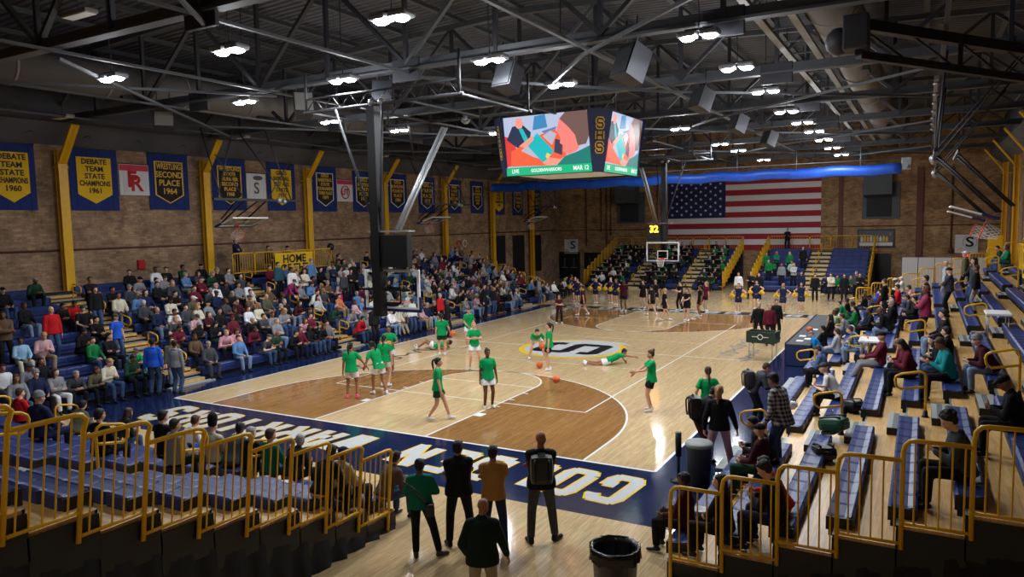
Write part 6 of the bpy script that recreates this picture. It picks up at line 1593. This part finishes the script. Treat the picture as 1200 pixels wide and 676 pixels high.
# cheerleaders with pom poms
_pom = None
def pom(loc, label):
    global _pom
    if _pom is None:
        mb = MB(); R2 = random.Random(5)
        for i in range(130):
            d = V((R2.gauss(0,1),R2.gauss(0,1),R2.gauss(0,1))).normalized(); s = d.orthogonal().normalized()*.008; e = d*R2.uniform(.12,.17)+V((0,0,-.03)); mb.add([d*.02-s, d*.02+s, e+s, e-s], [(0,1,2,3)], 0)
        mb.ball((0,0,0), .09); _pom = mb.mesh('pom_pom', M['bannergold'])
    o = link('pom_pom', _pom, None, loc); tag(o, label, 'pom pom', 'gold pom poms')
CH = [(-6.48,27.5,-170,'w_up','ponydark'),(-5.61,28.4,175,'w_up','ponybrown'),(-4.7,28.6,-175,'w_up','ponyblond'),(-4.1,28.0,170,'w_up','longbrown'),(3.58,26.5,175,'w_up','ponybrown'),(4.1,28.7,180,'w_up','ponydark'),(5.81,27.0,165,'w_up','ponyblond'),(6.6,27.9,180,'w_up','longdark'),(-7.3,29.0,180,'w_up','ponydark')]
for i, (x, y, yaw, po, hr) in enumerate(CH):
    nm = OR[i+1]
    person((x, y, 0), yaw, po, 'tank', 'navy', 'skirt', 'navy', hr, [0,2,5][i % 3], 1, .95, 'white', uniq('cheerleader in navy top and skirt, %s, %s in line along the far end' % (hairspec(hr)[2], nm)), 'cheerleaders with gold pom poms')
    a = math.radians(yaw); p = POSES[po]
    for sd, w in ((-1, 'left'), (1, 'right')):
        if RB.random() < .78:
            q = Matrix.Rotation(a, 3, 'Z') @ (p.arm[sd][2]*.95+V((sd*.03,.06,.0))); pom((x+q.x, y+q.y, q.z), uniq('gold pom pom in one hand of the %s cheerleader, %s' % (nm, 'her outer side' if sd < 0 else 'her inner side')))
# adults around the floor
def adult(x, y, yaw, pose, top, tc, bot, bc, hair, skin, label, sc=1.0, lod=0, z=0, shoes='black'): return person((x, y, z), yaw, pose, top, tc, bot, bc, hair, skin, lod, sc, shoes, uniq(label), None)
adult(5.64,-5.28,32,'m_green','hoodie','emerald','pants','black','bundark',4,'person in dark green sweater with cross body bag by the near baseline',.90,shoes='dkgrey')
adult(5.97,-4.71,36,'m_cross2','jacket','black','pants','black','black',3,'person in black uniform with thick vest, arms folded, seen from behind',1.0)
adult(6.56,-4.62,30,'m_cross','hoodie','tan','pants','navy','black',3,'person in tan long sleeved shirt with folded arms, seen from behind',.985,shoes='brown')
adult(7.1,-4.05,30,'m_cross2','hoodie','black','pants','dkgrey','bald',3,'tall bald person with black backpack and grey trousers on the baseline',1.07)
adult(7.48,-6.45,28,'m_bald','jacket','vdkgreen','pants','khaki','bald',3,'bald person in very dark green top, nearest the camera, looking down',.94)
bk = adult(6.44,16.9,-150,'m_wide','jacket','black','pants','black','greyhair',0,'grey haired person in black suit walking beside the ball rack',.98,1)
adult(6.95,16.5,-150,'p_side','hoodie','maroon','pants','black','blond',0,'person in maroon sweater standing behind the ball rack',.98,1)
adult(6.9,18.3,-150,'p_side','jacket','black','pants','black','brown',0,'person in black behind the couple at the ball rack',.98,1)
adult(-8.45,10.4,-100,'p_side','jacket','black','pants','black','bald',0,'bald person in long black clothes standing before the front row, by the near hoop',1.0,1)
adult(-6.5,13.2,-60,'p_side','jacket','black','pants','black','bald',4,'person in dark suit and white shirt standing on the court edge by the banner side',1.02,1)
adult(-8.6,19.8,-70,'p_side','jacket','black','pants','black','brown',0,'large person in black by the front row near the third aisle',1.08,1)
adult(-8.8,15.9,-90,'stand1','jacket','red','pants','black','greyhair',0,'white haired person in red jacket standing at the front row',1.0,1)
adult(-8.4,3.0-3.1,35,'p_side','hoodie','blue','denim','jeans','black',3,'person in bright blue hooded sweater at the near corner, seen from behind',1.06,0)
adult(-7.95,.35,20,'p_side','hoodie','grey','denim','jeans','black',3,'person in grey hooded sweater beside the blue one at the near corner',1.0,0)
adult(-9.0,1.0,-120,'stand1','jacket','olive','denim','ltjeans','longbrown',0,'person with long brown hair, grey brown top and pale jeans by aisle one',.96,0)
adult(2.0,33.8,180,'p_side','hoodie','white','pants','khaki','brown',0,'person in white printed sweater between the two end bleachers',1.0,1)
adult(2.7,34.2,180,'m_cross','jacket','black','pants','black','blond',0,'person in black with yellow scarf beside the end bleachers rail',1.0,1)
adult(3.3,33.6,175,'p_side','jacket','black','pants','black','dark',2,'second person in black before the end bleachers rail',1.0,1)
# spectators on the near corner of the scorers side
adult(8.82,.42,22,'m_wide','hoodie','black','pants','pinkish','ponyblond',0,'person in black top and pale pink trousers with long ponytail, seen from behind',1.05)
adult(8.28,1.1,-60,'m_lean','jacket','black','pants','dkmaroon','dark',2,'person with big black bag bending over the front bench',.98)
adult(8.75,4.4,-60,'m_lean','jacket','dkgrey','pants','black','brown',0,'person with grey backpack and brown hair stooping at the sideline',.96)
adult(10.12,-.3,70,'m_plaid','plaid','plaidbw','denim','jeans','black',3,'person in black and white plaid shirt looking down on the second deck',1.03,z=deck(2))
backpack((7.1+.10,-4.05-.17,1.06), math.radians(210), M['black'], 'black backpack on the back of the tall bald person')
backpack((8.60,4.31,.93), math.radians(120), M['steeldark'], 'grey backpack on the stooping brown haired person')
backpack((8.14,1.02,.93), math.radians(120), M['black'], 'large black bag on the person bending at the front bench', 1.05)
b = empty('shoulder_bag', (5.86,-5.38,.82), math.radians(32), 'small black bag hanging from the green sweater person', 'bag')
MB().bevbox((-.05,-.06,-.1),(.09,.06,.1),.03).build('pouch', M['black'], b); MB().tube([(0,.05,.08),(-.05,-.10,.2),(-.22,-.17,.42),(-.36,-.12,.50)],.014,6).build('strap', M['black'], b)
# people on the banner side media platform
adult(-16.0,9.6,-70,'m_cross','jacket','navy','pants','black','dark',0,'person in navy jacket standing at the end of the media platform',1.0,1,2.97)
adult(-16.1,11.6,-90,'sit1','jacket','black','pants','black','dark',0,'person in black jacket sitting on the media platform',1.0,1,2.97)
adult(-16.3,12.9,-90,'sit4','jacket','dkgrey','pants','black','dark',0,'person in dark grey sitting on the media platform behind the yellow banner',1.0,1,2.97)
for i, (x, y) in enumerate(CHAIRS):
    person((x, y, .0), -102, ['sit1','sit2','sit4'][i % 3], 'hoodie', ['white','black','ltgrey','black','dkgrey','black'][i], 'pants', 'black', ['brown','dark','blond','dark','brown','longdark'][i], 0, 2, 1, None, uniq('person in %s top on the %s folding chair past the banner-side bleachers' % (['white','black','pale grey','black','dark grey','black'][i], ORD[i])), 'people on folding chairs')
# ---------------------------------------------------------------- light and camera
w = D.worlds.new('world'); bpy.context.scene.world = w; w.use_nodes = True
w.node_tree.nodes['Background'].inputs['Color'].default_value = (.05,.053,.06,1); w.node_tree.nodes['Background'].inputs['Strength'].default_value = 1
cam = D.objects.new('camera', D.cameras.new('camera')); COL.objects.link(cam)
R_, U_, F_ = V((0.8714644,0.49003077,-0.02048544)), V((-0.02541855,0.08683694,0.99589821)), V((-0.48979966,0.86736912,-0.08813118))
U_ = R_.cross(F_); cam.matrix_world = Matrix.Translation((12.287,-14.0505,5.1079)) @ Matrix((R_, U_, -F_)).transposed().to_4x4()
cam.data.sensor_width = 36; cam.data.lens = 854.78*36/1200; cam.data.clip_start = .05
sc = bpy.context.scene; sc.camera = cam
sc.view_settings.view_transform = 'Standard'; sc.view_settings.look = 'None'; sc.view_settings.gamma = 1; sc.view_settings.use_curve_mapping = False
sc.view_settings.exposure = 0.0
cy = sc.cycles; cy.max_bounces = 6; cy.diffuse_bounces = 4; cy.glossy_bounces = 3; cy.transmission_bounces = 4; cy.use_denoising = True; cy.sample_clamp_indirect = 4; cy.caustics_reflective = False; cy.caustics_refractive = False
D.objects.remove(_tmp)
